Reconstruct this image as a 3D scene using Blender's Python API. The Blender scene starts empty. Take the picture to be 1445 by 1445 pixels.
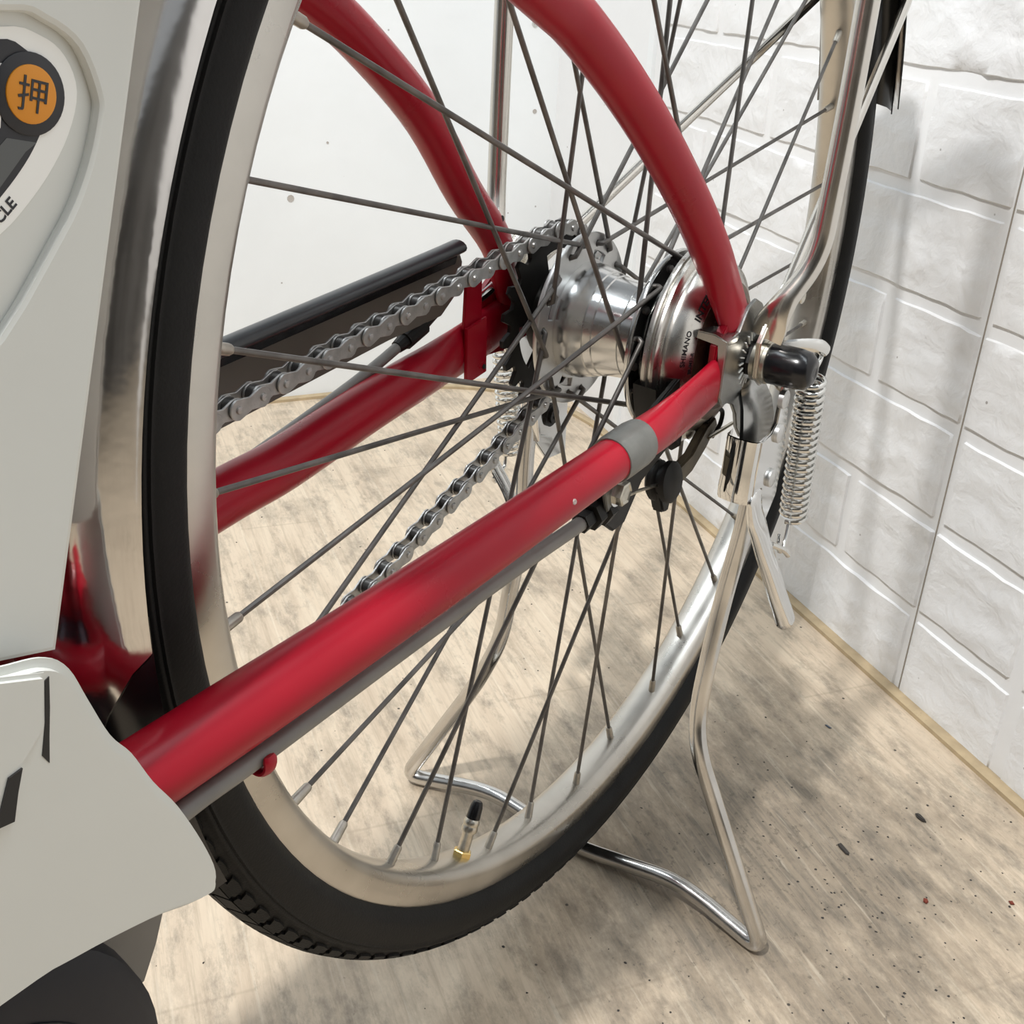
import bpy, bmesh, math, random
from mathutils import Vector, Matrix, noise
random.seed(7)
S = bpy.context.scene
COL = S.collection

# ------------------------------------------------------------------ camera
# world: metres, hub of the rear wheel at the origin, x to the front of the
# bicycle, y to its left, z up; the floor lies 0.355 below the hub
cam_data = bpy.data.cameras.new('camera')
cam_data.sensor_width = 36.0
cam_data.lens = 40.09
cam_data.clip_start = 0.01
cam = bpy.data.objects.new('camera', cam_data)
COL.objects.link(cam)
RX = Vector((-0.54979, 0.83381, 0.04985))
RY = Vector((0.34587, 0.28157, -0.89504))
RZ = Vector((-0.76033, -0.47484, -0.44319))
cm = Matrix.Identity(4)
for i in range(3):
    cm[i][0] = RX[i]
    cm[i][1] = -RY[i]
    cm[i][2] = -RZ[i]
cm.translation = (0.50948, 0.25599, 0.17237)
cam.matrix_world = cm
S.camera = cam

# ------------------------------------------------------------------ light
S.view_settings.view_transform = 'Standard'
S.view_settings.look = 'None'
S.view_settings.gamma = 1.0
S.view_settings.use_curve_mapping = False
S.view_settings.exposure = 0.0
w = bpy.data.worlds.new('shop')
S.world = w
w.use_nodes = True
bg = w.node_tree.nodes['Background']
bg.inputs[0].default_value = (0.91, 0.96, 1.0, 1)
bg.inputs[1].default_value = 0.39


def area(name, loc, target, sx, sy, power, color=(1, 1, 1)):
    l = bpy.data.lights.new(name, 'AREA')
    l.shape = 'RECTANGLE'
    l.size, l.size_y = sx, sy
    l.energy = power
    l.color = color
    o = bpy.data.objects.new(name, l)
    COL.objects.link(o)
    o.location = loc
    o.rotation_euler = (Vector(target) - Vector(loc)).to_track_quat('-Z', 'Y').to_euler()
    return o


area('ceiling_lamp', (1.07, 0.04, 1.66), (-0.1, 0.03, -0.1), 0.08, 0.08, 43, (1, 0.985, 0.965))
area('ceiling_lamp', (0.35, 1.1, 1.9), (0, 0, -0.2), 0.12, 1.2, 5.5, (0.88, 0.95, 1))
area('ceiling_lamp', (0.30, -0.75, 1.7), (-0.1, -0.3, -0.3), 1.2, 0.12, 12, (0.88, 0.95, 1))
area('ceiling_lamp', (-0.05, 0.55, 1.9), (-0.4, 0.0, -0.2), 0.12, 1.2, 7, (0.88, 0.95, 1))

FLOOR = -0.355
R = math.radians


# ------------------------------------------------------------------ materials
def nodes(m):
    m.use_nodes = True
    nt = m.node_tree
    return nt, nt.nodes, nt.links, nt.nodes['Principled BSDF']


def mat(name, col, rough=0.5, metal=0.0, var=0.0, scale=40, bump=0.0, bscale=200, coat=0.0,
        aniso=0.0, rvar=0.0, dirt=None, dirt_amt=0.5, dscale=30, spec=0.5):
    m = bpy.data.materials.new(name)
    nt, N, L, p = nodes(m)
    p.inputs['Base Color'].default_value = (*col, 1)
    p.inputs['Roughness'].default_value = rough
    p.inputs['Metallic'].default_value = metal
    p.inputs['Coat Weight'].default_value = coat
    p.inputs['Coat Roughness'].default_value = 0.08
    p.inputs['Specular IOR Level'].default_value = spec
    tc = N.new('ShaderNodeTexCoord')
    last = None
    if var or dirt or rvar:
        n = N.new('ShaderNodeTexNoise')
        n.inputs['Scale'].default_value = scale
        n.inputs['Detail'].default_value = 6
        L.new(tc.outputs['Object'], n.inputs['Vector'])
        if var:
            r = N.new('ShaderNodeValToRGB')
            r.color_ramp.elements[0].position = 0.3
            r.color_ramp.elements[1].position = 0.7
            r.color_ramp.elements[0].color = (*[max(0, c * (1 - var)) for c in col], 1)
            r.color_ramp.elements[1].color = (*[min(1, c * (1 + var)) for c in col], 1)
            L.new(n.outputs['Fac'], r.inputs['Fac'])
            last = r.outputs['Color']
        if rvar:
            mr = N.new('ShaderNodeMapRange')
            mr.inputs[1].default_value, mr.inputs[2].default_value = 0.3, 0.7
            mr.inputs[3].default_value, mr.inputs[4].default_value = max(0.02, rough - rvar), rough + rvar
            L.new(n.outputs['Fac'], mr.inputs[0])
            L.new(mr.outputs[0], p.inputs['Roughness'])
    if dirt:
        n2 = N.new('ShaderNodeTexNoise')
        n2.inputs['Scale'].default_value = dscale
        n2.inputs['Detail'].default_value = 8
        n2.inputs['Roughness'].default_value = 0.7
        L.new(tc.outputs['Object'], n2.inputs['Vector'])
        r2 = N.new('ShaderNodeValToRGB')
        r2.color_ramp.elements[0].position = 0.72 - 0.4 * dirt_amt
        r2.color_ramp.elements[1].position = 0.80 - 0.2 * dirt_amt
        mx = N.new('ShaderNodeMix')
        mx.data_type = 'RGBA'
        L.new(n2.outputs['Fac'], r2.inputs['Fac'])
        L.new(r2.outputs['Color'], mx.inputs[0])
        if last:
            L.new(last, mx.inputs[6])
        else:
            mx.inputs[6].default_value = (*col, 1)
        mx.inputs[7].default_value = (*dirt, 1)
        last = mx.outputs[2]
    if last:
        L.new(last, p.inputs['Base Color'])
    if bump:
        nb = N.new('ShaderNodeTexNoise')
        nb.inputs['Scale'].default_value = bscale
        nb.inputs['Detail'].default_value = 5
        L.new(tc.outputs['Object'], nb.inputs['Vector'])
        b = N.new('ShaderNodeBump')
        b.inputs['Strength'].default_value = bump
        b.inputs['Distance'].default_value = 0.002
        L.new(nb.outputs['Fac'], b.inputs['Height'])
        L.new(b.outputs['Normal'], p.inputs['Normal'])
    return m


M = {
    'red': mat('red_paint', (0.34, 0.0035, 0.016), 0.30, 0.0, var=0.10, scale=18, spec=0.3, rvar=0.06,
               dirt=(0.50, 0.09, 0.09), dirt_amt=0.02, dscale=120),
    'chrome': mat('chrome', (0.72, 0.72, 0.71), 0.10, 1.0, rvar=0.05, scale=25),
    'stay_chrome': mat('stay_chrome', (0.66, 0.63, 0.58), 0.2, 1.0, rvar=0.06, scale=40),
    'stand': mat('stand_steel', (0.62, 0.61, 0.59), 0.2, 1.0, rvar=0.06, scale=60, var=0.12),
    'fender': mat('polished_steel', (0.64, 0.62, 0.60), 0.12, 1.0, rvar=0.07, scale=22, var=0.12, bump=0.5, bscale=14),
    'rim': mat('brushed_aluminium', (0.55, 0.525, 0.48), 0.31, 1.0, var=0.12, scale=30, rvar=0.08),
    'hub': mat('hub_aluminium', (0.66, 0.66, 0.65), 0.22, 1.0, rvar=0.07, scale=60),
    'flange': mat('flange_aluminium', (0.62, 0.62, 0.61), 0.4, 0.85, var=0.08, scale=60),
    'spoke': mat('spoke_steel', (0.14, 0.13, 0.12), 0.42, 0.55, var=0.35, scale=90,
                 dirt=(0.12, 0.085, 0.05), dirt_amt=0.25, dscale=60),
    'nipple': mat('nipple_brass', (0.42, 0.39, 0.34), 0.4, 0.8, var=0.2, scale=200),
    'chain': mat('chain_steel', (0.47, 0.465, 0.45), 0.38, 0.8, var=0.2, scale=160,
                 dirt=(0.10, 0.09, 0.08), dirt_amt=0.22, dscale=250),
    'roller': mat('oily_roller', (0.10, 0.095, 0.09), 0.35, 0.7, var=0.3, scale=200),
    'rubber': mat('tyre_rubber', (0.0085, 0.0083, 0.008), 0.6, spec=0.22, metal=0.0, var=0.25, scale=25, bump=0.15, bscale=900),
    'black': mat('black_plastic', (0.005, 0.005, 0.006), 0.22, 0.0, var=0.2, scale=60),
    'oily': mat('oily_black_steel', (0.010, 0.009, 0.008), 0.5, 0.0, spec=0.3, var=0.4, scale=90,
                dirt=(0.04, 0.034, 0.028), dirt_amt=0.25, dscale=120),
    'brown': mat('smoke_plastic', (0.115, 0.098, 0.083), 0.3, 0.0, var=0.08, scale=20),
    'lip': mat('grey_black_lip', (0.032, 0.035, 0.038), 0.30, 0.0, var=0.2, scale=30),
    'white': mat('white_plastic', (0.68, 0.69, 0.655), 0.34, 0.0, var=0.03, scale=8,
                 dirt=(0.42, 0.41, 0.37), dirt_amt=0.0, dscale=60),
    'navy': mat('navy_housing', (0.011, 0.013, 0.020), 0.45, 0.0, spec=0.3, var=0.15, scale=15),
    'greyplate': mat('grey_motor_plate', (0.17, 0.165, 0.155), 0.5, 0.2, var=0.1, scale=20),
    'housing': mat('cable_housing', (0.20, 0.19, 0.175), 0.42, 0.0, var=0.15, scale=50),
    'clamp': mat('zinc_clamp', (0.20, 0.20, 0.185), 0.42, 0.55, var=0.25, scale=60, bump=0.1, bscale=300),
    'bronze': mat('greasy_brass', (0.11, 0.09, 0.06), 0.4, 0.4, var=0.4, scale=90),
    'drum': mat('brake_drum_chrome', (0.64, 0.62, 0.58), 0.28, 1.0, rvar=0.10, scale=50,
                dirt=(0.16, 0.10, 0.06), dirt_amt=0.33, dscale=70),
    'rusty': mat('rusty_steel', (0.16, 0.11, 0.075), 0.42, 0.7, var=0.5, scale=110, dirt=(0.03, 0.02, 0.015), dirt_amt=0.35, dscale=160),
    'bracket': mat('satin_zinc', (0.42, 0.42, 0.41), 0.27, 1.0, var=0.12, scale=50),
    'gold': mat('brass_nut', (0.75, 0.55, 0.22), 0.2, 1.0),
    'nickel': mat('nickel', (0.55, 0.52, 0.45), 0.28, 1.0, var=0.15, scale=300),
    'sticker': mat('white_sticker', (0.92, 0.915, 0.88), 0.35),
    'ink': mat('dark_ink', (0.018, 0.018, 0.022), 0.45),
    'greyink': mat('grey_ink', (0.10, 0.105, 0.105), 0.45),
    'orange': mat('orange_button', (0.72, 0.27, 0.012), 0.45),
    'bar': mat('dark_slot', (0.02, 0.019, 0.018), 0.7),
    'spring': mat('spring_steel', (0.72, 0.72, 0.70), 0.13, 1.0),
}


# white wall paint (foam brick panel) and painted board
def wall_mat(name, col, strength, scale, dist):
    m = bpy.data.materials.new(name)
    nt, N, L, p = nodes(m)
    p.inputs['Roughness'].default_value = 0.55
    tc = N.new('ShaderNodeTexCoord')
    n = N.new('ShaderNodeTexNoise')
    n.inputs['Scale'].default_value = 5
    n.inputs['Detail'].default_value = 7
    L.new(tc.outputs['Object'], n.inputs['Vector'])
    r = N.new('ShaderNodeValToRGB')
    r.color_ramp.elements[0].position = 0.35
    r.color_ramp.elements[1].position = 0.65
    r.color_ramp.elements[0].color = (*[c * 0.93 for c in col], 1)
    r.color_ramp.elements[1].color = (*col, 1)
    L.new(n.outputs['Fac'], r.inputs['Fac'])
    # sparse specks
    v = N.new('ShaderNodeTexVoronoi')
    v.inputs['Scale'].default_value = 34
    L.new(tc.outputs['Object'], v.inputs['Vector'])
    r2 = N.new('ShaderNodeValToRGB')
    r2.color_ramp.elements[0].position = 0.03
    r2.color_ramp.elements[1].position = 0.045
    r2.color_ramp.elements[0].color = (0.35, 0.32, 0.3, 1)
    r2.color_ramp.elements[1].color = (1, 1, 1, 1)
    L.new(v.outputs['Distance'], r2.inputs['Fac'])
    mx = N.new('ShaderNodeMix')
    mx.data_type = 'RGBA'
    mx.blend_type = 'MULTIPLY'
    mx.inputs[0].default_value = 0.8
    L.new(r.outputs['Color'], mx.inputs[6])
    L.new(r2.outputs['Color'], mx.inputs[7])
    L.new(mx.outputs[2], p.inputs['Base Color'])
    def bump(kind, sc, st, ds, det, prev):
        nb = N.new('ShaderNodeTexNoise')
        nb.noise_type = kind
        nb.inputs['Scale'].default_value = sc
        nb.inputs['Detail'].default_value = det
        nb.inputs['Distortion'].default_value = 0.3
        L.new(tc.outputs['Object'], nb.inputs['Vector'])
        b = N.new('ShaderNodeBump')
        b.inputs['Strength'].default_value = st
        b.inputs['Distance'].default_value = ds
        L.new(nb.outputs['Fac'], b.inputs['Height'])
        if prev:
            L.new(prev, b.inputs['Normal'])
        return b.outputs['Normal']

    nrm = bump('FBM', scale, strength, dist, 5, None)
    if dist > 0.002:      # crumpled foam skin
        nrm = bump('RIDGED_MULTIFRACTAL', 17, 0.8, 0.0045, 4, nrm)
    L.new(nrm, p.inputs['Normal'])
    return m


M['brickwhite'] = wall_mat('white_foam_brick', (0.79, 0.795, 0.80), 0.7, 55, 0.0030)
M['mortar'] = wall_mat('white_foam_joint', (0.79, 0.795, 0.80), 0.15, 60, 0.002)
M['board'] = wall_mat('white_painted_board', (0.80, 0.825, 0.835), 0.4, 45, 0.001)

WD = Vector((0.588, 0.809, 0))        # along the brick wall, towards the viewer's right
WN = Vector((0.809, -0.588, 0))       # out of the brick wall, into the room


def floor_mat():
    m = bpy.data.materials.new('wood_print_lino')
    nt, N, L, p = nodes(m)
    p.inputs['Roughness'].default_value = 0.42
    tc = N.new('ShaderNodeTexCoord')

    def math_(op, a, b=None, c=None):
        n = N.new('ShaderNodeMath')
        n.operation = op
        for i, v in enumerate((a, b, c)):
            if v is None:
                continue
            if isinstance(v, (int, float)):
                n.inputs[i].default_value = v
            else:
                L.new(v, n.inputs[i])
        return n.outputs[0]

    def dot(v):
        n = N.new('ShaderNodeVectorMath')
        n.operation = 'DOT_PRODUCT'
        L.new(tc.outputs['Object'], n.inputs[0])
        n.inputs[1].default_value = v
        return n.outputs['Value']

    def ramp(f, stops):
        r = N.new('ShaderNodeValToRGB')
        e = r.color_ramp.elements
        e[0].position, e[0].color = stops[0][0], (*stops[0][1], 1)
        e[1].position, e[1].color = stops[-1][0], (*stops[-1][1], 1)
        for pos, c in stops[1:-1]:
            x = e.new(pos)
            x.color = (*c, 1)
        L.new(f, r.inputs['Fac'])
        return r.outputs['Color']

    def mix(f, a, b, bt='MIX'):
        n = N.new('ShaderNodeMix')
        n.data_type = 'RGBA'
        n.blend_type = bt
        for i, v in ((0, f), (6, a), (7, b)):
            if isinstance(v, (int, float)):
                n.inputs[i].default_value = v
            elif isinstance(v, tuple):
                n.inputs[i].default_value = (*v, 1)
            else:
                L.new(v, n.inputs[i])
        return n.outputs[2]

    u = dot(WN)      # across the planks
    v = dot(WD)      # along them
    pw = 0.0765
    un = math_('DIVIDE', math_('ADD', u, 0.247 + pw * 20), pw)
    idx = math_('FLOOR', un)
    fr = math_('FRACT', un)
    comb = N.new('ShaderNodeCombineXYZ')
    L.new(math_('MULTIPLY', u, 26.0), comb.inputs[0])
    L.new(math_('MULTIPLY', v, 3.2), comb.inputs[1])
    L.new(math_('MULTIPLY', idx, 3.7), comb.inputs[2])
    grain = N.new('ShaderNodeTexNoise')
    grain.inputs['Scale'].default_value = 3.0
    grain.inputs['Detail'].default_value = 7
    grain.inputs['Roughness'].default_value = 0.65
    L.new(comb.outputs[0], grain.inputs['Vector'])
    col = ramp(grain.outputs['Fac'], [(0.28, (0.47, 0.375, 0.275)), (0.5, (0.585, 0.48, 0.36)), (0.72, (0.64, 0.54, 0.41))])
    # plank lines: pale scored joints along, faint ones across
    d = math_('ABSOLUTE', math_('SUBTRACT', fr, 0.5))
    line = ramp(d, [(0.0, (0, 0, 0)), (0.488, (0, 0, 0)), (0.494, (1, 1, 1)), (1.0, (1, 1, 1))])
    off = math_('MULTIPLY', math_('FRACT', math_('MULTIPLY', idx, 0.381)), 1.0)
    vn = math_('FRACT', math_('ADD', math_('DIVIDE', v, 0.45), off))
    line2 = ramp(math_('ABSOLUTE', math_('SUBTRACT', vn, 0.5)), [(0.0, (0, 0, 0)), (0.497, (0, 0, 0)), (0.4985, (1, 1, 1)), (1, (1, 1, 1))])
    col = mix(math_('MULTIPLY', line, 0.4), col, (0.70, 0.62, 0.49))
    col = mix(math_('MULTIPLY', line2, 0.35), col, (0.30, 0.24, 0.17))
    # worn grey-brown dirt, heavier where the stand has rubbed; shade painted in at front left
    def noise_(vec, scale, det, ro, w_=0.0):
        n = N.new('ShaderNodeTexNoise')
        n.inputs['Scale'].default_value = scale
        n.inputs['Detail'].default_value = det
        n.inputs['Roughness'].default_value = ro
        L.new(vec, n.inputs['Vector'])
        return n.outputs['Fac']

    def uvec(a, b):
        c = N.new('ShaderNodeCombineXYZ')
        L.new(math_('MULTIPLY', u, a), c.inputs[0])
        L.new(math_('MULTIPLY', v, b), c.inputs[1])
        return c.outputs[0]

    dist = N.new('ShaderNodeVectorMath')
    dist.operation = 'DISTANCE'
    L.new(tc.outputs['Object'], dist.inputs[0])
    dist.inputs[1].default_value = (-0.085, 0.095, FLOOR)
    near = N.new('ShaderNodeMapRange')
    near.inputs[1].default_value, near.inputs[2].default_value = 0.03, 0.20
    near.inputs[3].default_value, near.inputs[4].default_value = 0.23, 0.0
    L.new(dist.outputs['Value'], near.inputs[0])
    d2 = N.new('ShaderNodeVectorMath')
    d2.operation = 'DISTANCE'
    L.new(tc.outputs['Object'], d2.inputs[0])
    d2.inputs[1].default_value = (0.20, 0.22, FLOOR)  # front-left zone: mottled dirt, with the shade there painted into the colour
    near_shade = N.new('ShaderNodeMapRange')
    near_shade.inputs[1].default_value, near_shade.inputs[2].default_value = 0.10, 0.34
    near_shade.inputs[3].default_value, near_shade.inputs[4].default_value = 0.11, 0.0
    L.new(d2.outputs['Value'], near_shade.inputs[0])
    smudge_shade = math_('ADD', math_('ADD', noise_(uvec(1.7, 0.8), 12, 11, 0.74), near.outputs[0]), near_shade.outputs[0])
    col = mix(ramp(smudge_shade, [(0.50, (0, 0, 0)), (0.62, (0.38, 0.38, 0.38)), (0.74, (0.84, 0.84, 0.84))]), col, (0.19, 0.153, 0.112))
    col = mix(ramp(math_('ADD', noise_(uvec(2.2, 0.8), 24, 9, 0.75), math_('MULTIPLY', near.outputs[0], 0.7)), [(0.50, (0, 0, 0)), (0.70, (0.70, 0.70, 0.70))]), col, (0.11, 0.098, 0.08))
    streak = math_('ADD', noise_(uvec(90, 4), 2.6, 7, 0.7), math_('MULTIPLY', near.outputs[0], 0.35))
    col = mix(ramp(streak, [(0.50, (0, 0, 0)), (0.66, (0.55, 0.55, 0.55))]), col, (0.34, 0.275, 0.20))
    worn = noise_(uvec(70, 4), 3.1, 4, 0.55)
    col = mix(ramp(worn, [(0.60, (0, 0, 0)), (0.72, (0.4, 0.4, 0.4))]), col, (0.66, 0.58, 0.46))
    grit = math_('ADD', noise_(uvec(1, 0.8), 210, 4, 0.7), math_('MULTIPLY', math_('SUBTRACT', smudge_shade, 0.5), 0.5))
    col = mix(ramp(grit, [(0.69, (0, 0, 0)), (0.76, (0.6, 0.6, 0.6))]), col, (0.10, 0.085, 0.065))
    # dark specks
    vo = N.new('ShaderNodeTexVoronoi')
    vo.inputs['Scale'].default_value = 55
    L.new(tc.outputs['Object'], vo.inputs['Vector'])
    sk = ramp(vo.outputs['Distance'], [(0.0, (1, 1, 1)), (0.045, (1, 1, 1)), (0.07, (0, 0, 0))])
    sel = ramp(vo.outputs['Color'], [(0.55, (0, 0, 0)), (0.6, (1, 1, 1))])
    col = mix(math_('MULTIPLY', sk, sel), col, (0.06, 0.05, 0.04))
    L.new(col, p.inputs['Base Color'])
    b = N.new('ShaderNodeBump')
    b.inputs['Strength'].default_value = 0.12
    b.inputs['Distance'].default_value = 0.001
    L.new(grain.outputs['Fac'], b.inputs['Height'])
    L.new(b.outputs['Normal'], p.inputs['Normal'])
    return m


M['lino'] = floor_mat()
M['linoedge'] = mat('cut_lino_edge', (0.42, 0.325, 0.20), 0.6, var=0.15, scale=60, dirt=(0.25, 0.19, 0.12), dirt_amt=0.2, dscale=90)
M['debris'] = mat('dark_scrap', (0.035, 0.03, 0.026), 0.7)
M['rustcrumb'] = mat('red_crumb', (0.16, 0.03, 0.015), 0.8)


# ------------------------------------------------------------------ mesh tools
def link(name, me, parent=None, m=None):
    o = bpy.data.objects.new(name, me)
    COL.objects.link(o)
    if m is not None and not me.materials:
        me.materials.append(m)
    if parent is not None:
        o.parent = parent
        o.matrix_parent_inverse = PINV.get(parent.name, Matrix.Identity(4))
    return o


PINV = {}


class MB:
    def __init__(s):
        s.v, s.f = [], []

    def add(s, verts, faces):
        b = len(s.v)
        s.v += [tuple(p) for p in verts]
        s.f += [tuple(b + i for i in f) for f in faces]
        return s

    def tube(s, path, r, n=12, sq=None, ref=(0, 0, 1), caps=True, closed=False):
        P = [Vector(p) for p in path]
        rs = r if isinstance(r, (list, tuple)) else [r] * len(P)
        m = len(P)
        T = []
        for i in range(m):
            if closed:
                t = P[(i + 1) % m] - P[i - 1]
            else:
                t = P[min(i + 1, m - 1)] - P[max(i - 1, 0)]
            T.append(t.normalized())
        vs = []
        if sq:
            ref = Vector(ref)
        side = None
        for i in range(m):
            t = T[i]
            if sq:
                sd = t.cross(ref).normalized()
                up = sd.cross(t)
                a, b = sq[i]
            else:
                if side is None:
                    h = Vector((0, 0, 1)) if abs(t.z) < 0.9 else Vector((1, 0, 0))
                    sd = t.cross(h).normalized()
                else:
                    sd = (side - t * side.dot(t)).normalized()
                side = sd
                up = sd.cross(t)
                a = b = 1
            for k in range(n):
                an = 2 * math.pi * k / n
                vs.append(P[i] + sd * (rs[i] * a * math.cos(an)) + up * (rs[i] * b * math.sin(an)))
        fs = []
        for i in range(m if closed else m - 1):
            for k in range(n):
                j = (i + 1) % m
                fs.append((i * n + k, i * n + (k + 1) % n, j * n + (k + 1) % n, j * n + k))
        if caps and not closed:
            fs.append(tuple(range(n - 1, -1, -1)))
            fs.append(tuple((m - 1) * n + k for k in range(n)))
        return s.add(vs, fs)

    def lathe(s, prof, origin=(0, 0, 0), axis=(0, 1, 0), n=48, closed=False, a0=0.0, a1=2 * math.pi):
        ax = Vector(axis).normalized()
        h = Vector((0, 0, 1)) if abs(ax.z) < 0.9 else Vector((1, 0, 0))
        e1 = h.cross(ax).normalized()
        e2 = ax.cross(e1)
        O = Vector(origin)
        full = abs(a1 - a0 - 2 * math.pi) < 1e-6
        cnt = n if full else n + 1
        vs = []
        for k in range(cnt):
            an = a0 + (a1 - a0) * k / n
            d = e1 * math.cos(an) + e2 * math.sin(an)
            for a, r in prof:
                vs.append(O + ax * a + d * r)
        m = len(prof)
        fs = []
        for k in range(n):
            k2 = (k + 1) % cnt
            for i in range(m if closed else m - 1):
                j = (i + 1) % m
                fs.append((k * m + i, k * m + j, k2 * m + j, k2 * m + i))
        return s.add(vs, fs)

    def box(s, c, size, M3=None):
        c = Vector(c)
        x, y, z = [q / 2 for q in size]
        vs = [Vector((a * x, b * y, d * z)) for a in (-1, 1) for b in (-1, 1) for d in (-1, 1)]
        if M3 is not None:
            vs = [M3 @ q for q in vs]
        vs = [c + q for q in vs]
        return s.add(vs, [(0, 1, 3, 2), (4, 6, 7, 5), (0, 4, 5, 1), (2, 3, 7, 6), (0, 2, 6, 4), (1, 5, 7, 3)])

    def prism(s, poly, frame, th, bev=0.0, seg=2):
        """poly 2D in frame (O,u,v,n); extruded th along n with rounded rims"""
        bm = bmesh.new()
        O, u, v, n = [Vector(q) for q in frame]
        vs = [bm.verts.new(O + u * a + v * b) for a, b in poly]
        f = bm.faces.new(vs)
        ex = bmesh.ops.extrude_face_region(bm, geom=[f])
        nv = [e for e in ex['geom'] if isinstance(e, bmesh.types.BMVert)]
        bmesh.ops.translate(bm, verts=nv, vec=n * th)
        bmesh.ops.recalc_face_normals(bm, faces=bm.faces[:])
        if bev:
            ed = [e for e in bm.edges if len(e.link_faces) == 2 and any(len(x.verts) > 4 or True for x in e.link_faces)
                  and abs(e.calc_face_angle(0)) > 0.9 and abs((e.verts[0].co - e.verts[1].co).normalized().dot(n.normalized())) < 0.5]
            bmesh.ops.bevel(bm, geom=ed, offset=bev, segments=seg, affect='EDGES', clamp_overlap=True)
        bm.verts.index_update()
        s.add([q.co.copy() for q in bm.verts], [[q.index for q in x.verts] for x in bm.faces])
        bm.free()
        return s

    def mesh(s, name, m=None, angle=38, fix=True):
        me = bpy.data.meshes.new(name)
        me.from_pydata(s.v, [], s.f)
        if fix:
            bm = bmesh.new()
            bm.from_mesh(me)
            bmesh.ops.recalc_face_normals(bm, faces=bm.faces[:])
            bm.to_mesh(me)
            bm.free()
        me.shade_smooth()
        me.set_sharp_from_angle(angle=R(angle))
        if m:
            me.materials.append(m)
        return me

    def build(s, name, m, parent=None, angle=38, label=None):
        o = link(name, s.mesh(name, m, angle), parent)
        if label:
            o['label'] = label
        return o


def plate_mesh(outlines, th, bev=0.0):
    """flat plate with holes (first outline outside), centred in thickness, in its own xy plane"""
    cu = bpy.data.curves.new('plate', 'CURVE')
    cu.dimensions = '2D'
    cu.fill_mode = 'BOTH'
    cu.extrude = max(th / 2 - bev, 1e-5)
    cu.bevel_depth = bev
    cu.bevel_resolution = 1
    for pts in outlines:
        sp = cu.splines.new('POLY')
        sp.points.add(len(pts) - 1)
        for q, (a, b) in zip(sp.points, pts):
            q.co = (a, b, 0, 1)
        sp.use_cyclic_u = True
    o = bpy.data.objects.new('plate', cu)
    COL.objects.link(o)
    dg = bpy.context.evaluated_depsgraph_get()
    me = bpy.data.meshes.new_from_object(o.evaluated_get(dg))
    V = [v.co.copy() for v in me.vertices]
    F = [tuple(p.vertices) for p in me.polygons]
    bpy.data.objects.remove(o)
    bpy.data.curves.remove(cu)
    bpy.data.meshes.remove(me)
    return V, F


def text_mesh(body, size, th, align='LEFT', heavy=0.0):
    cu = bpy.data.curves.new('lettering', 'FONT')
    cu.body = body
    cu.size = size
    cu.extrude = th
    cu.offset = size * heavy
    cu.align_x = align
    cu.resolution_u = 3
    o = bpy.data.objects.new('lettering', cu)
    COL.objects.link(o)
    dg = bpy.context.evaluated_depsgraph_get()
    me = bpy.data.meshes.new_from_object(o.evaluated_get(dg))
    V = [v.co.copy() for v in me.vertices]
    F = [tuple(p.vertices) for p in me.polygons]
    bpy.data.objects.remove(o)
    bpy.data.curves.remove(cu)
    bpy.data.meshes.remove(me)
    return V, F


def frame_map(V, O, u, v, n):
    O, u, v, n = Vector(O), Vector(u), Vector(v), Vector(n)
    return [O + u * p[0] + v * p[1] + n * p[2] for p in V]


def cat(pts, sub=6):
    P = [Vector(p) for p in pts]
    out = []
    for i in range(len(P) - 1):
        p0, p1, p2, p3 = P[max(i - 1, 0)], P[i], P[i + 1], P[min(i + 2, len(P) - 1)]
        for k in range(sub):
            t = k / sub
            out.append(0.5 * ((2 * p1) + (-p0 + p2) * t + (2 * p0 - 5 * p1 + 4 * p2 - p3) * t * t + (-p0 + 3 * p1 - 3 * p2 + p3) * t ** 3))
    out.append(P[-1])
    return out


def fillet(pts, rad, sub=6):
    """polyline with rounded bends"""
    P = [Vector(p) for p in pts]
    out = [P[0]]
    for i in range(1, len(P) - 1):
        a, b, c = P[i - 1], P[i], P[i + 1]
        r = rad[i] if isinstance(rad, (list, tuple)) else rad
        d1, d2 = (a - b), (c - b)
        r = min(r, d1.length * 0.49, d2.length * 0.49)
        p1, p2 = b + d1.normalized() * r, b + d2.normalized() * r
        for k in range(sub + 1):
            t = k / sub
            out.append(p1 * (1 - t) ** 2 + b * 2 * t * (1 - t) + p2 * t * t)
    out.append(P[-1])
    return out


def circ2(cx, cy, r, n=20, rev=False):
    q = [(cx + r * math.cos(2 * math.pi * k / n), cy + r * math.sin(2 * math.pi * k / n)) for k in range(n)]
    return q[::-1] if rev else q


def slot2(ang, r, halfspan, halfw, n=6):
    """curved slot round the origin"""
    q = []
    for k in range(n + 1):
        a = ang - halfspan + 2 * halfspan * k / n
        q.append(((r + halfw) * math.cos(a), (r + halfw) * math.sin(a)))
    for k in range(n + 1):
        a = ang + halfspan - 2 * halfspan * k / n
        q.append(((r - halfw) * math.cos(a), (r - halfw) * math.sin(a)))
    return q


def helix(a, b, r, turns, per=14):
    a, b = Vector(a), Vector(b)
    t = (b - a).normalized()
    e1 = t.cross(Vector((0.3, 1, 0.2))).normalized()
    e2 = t.cross(e1)
    n = int(turns * per)
    return [a + (b - a) * (k / n) + e1 * r * math.cos(2 * math.pi * k / per) + e2 * r * math.sin(2 * math.pi * k / per) for k in range(n + 1)]


def mir(pts):
    return [(p[0], -p[1], p[2]) for p in pts]


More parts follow.
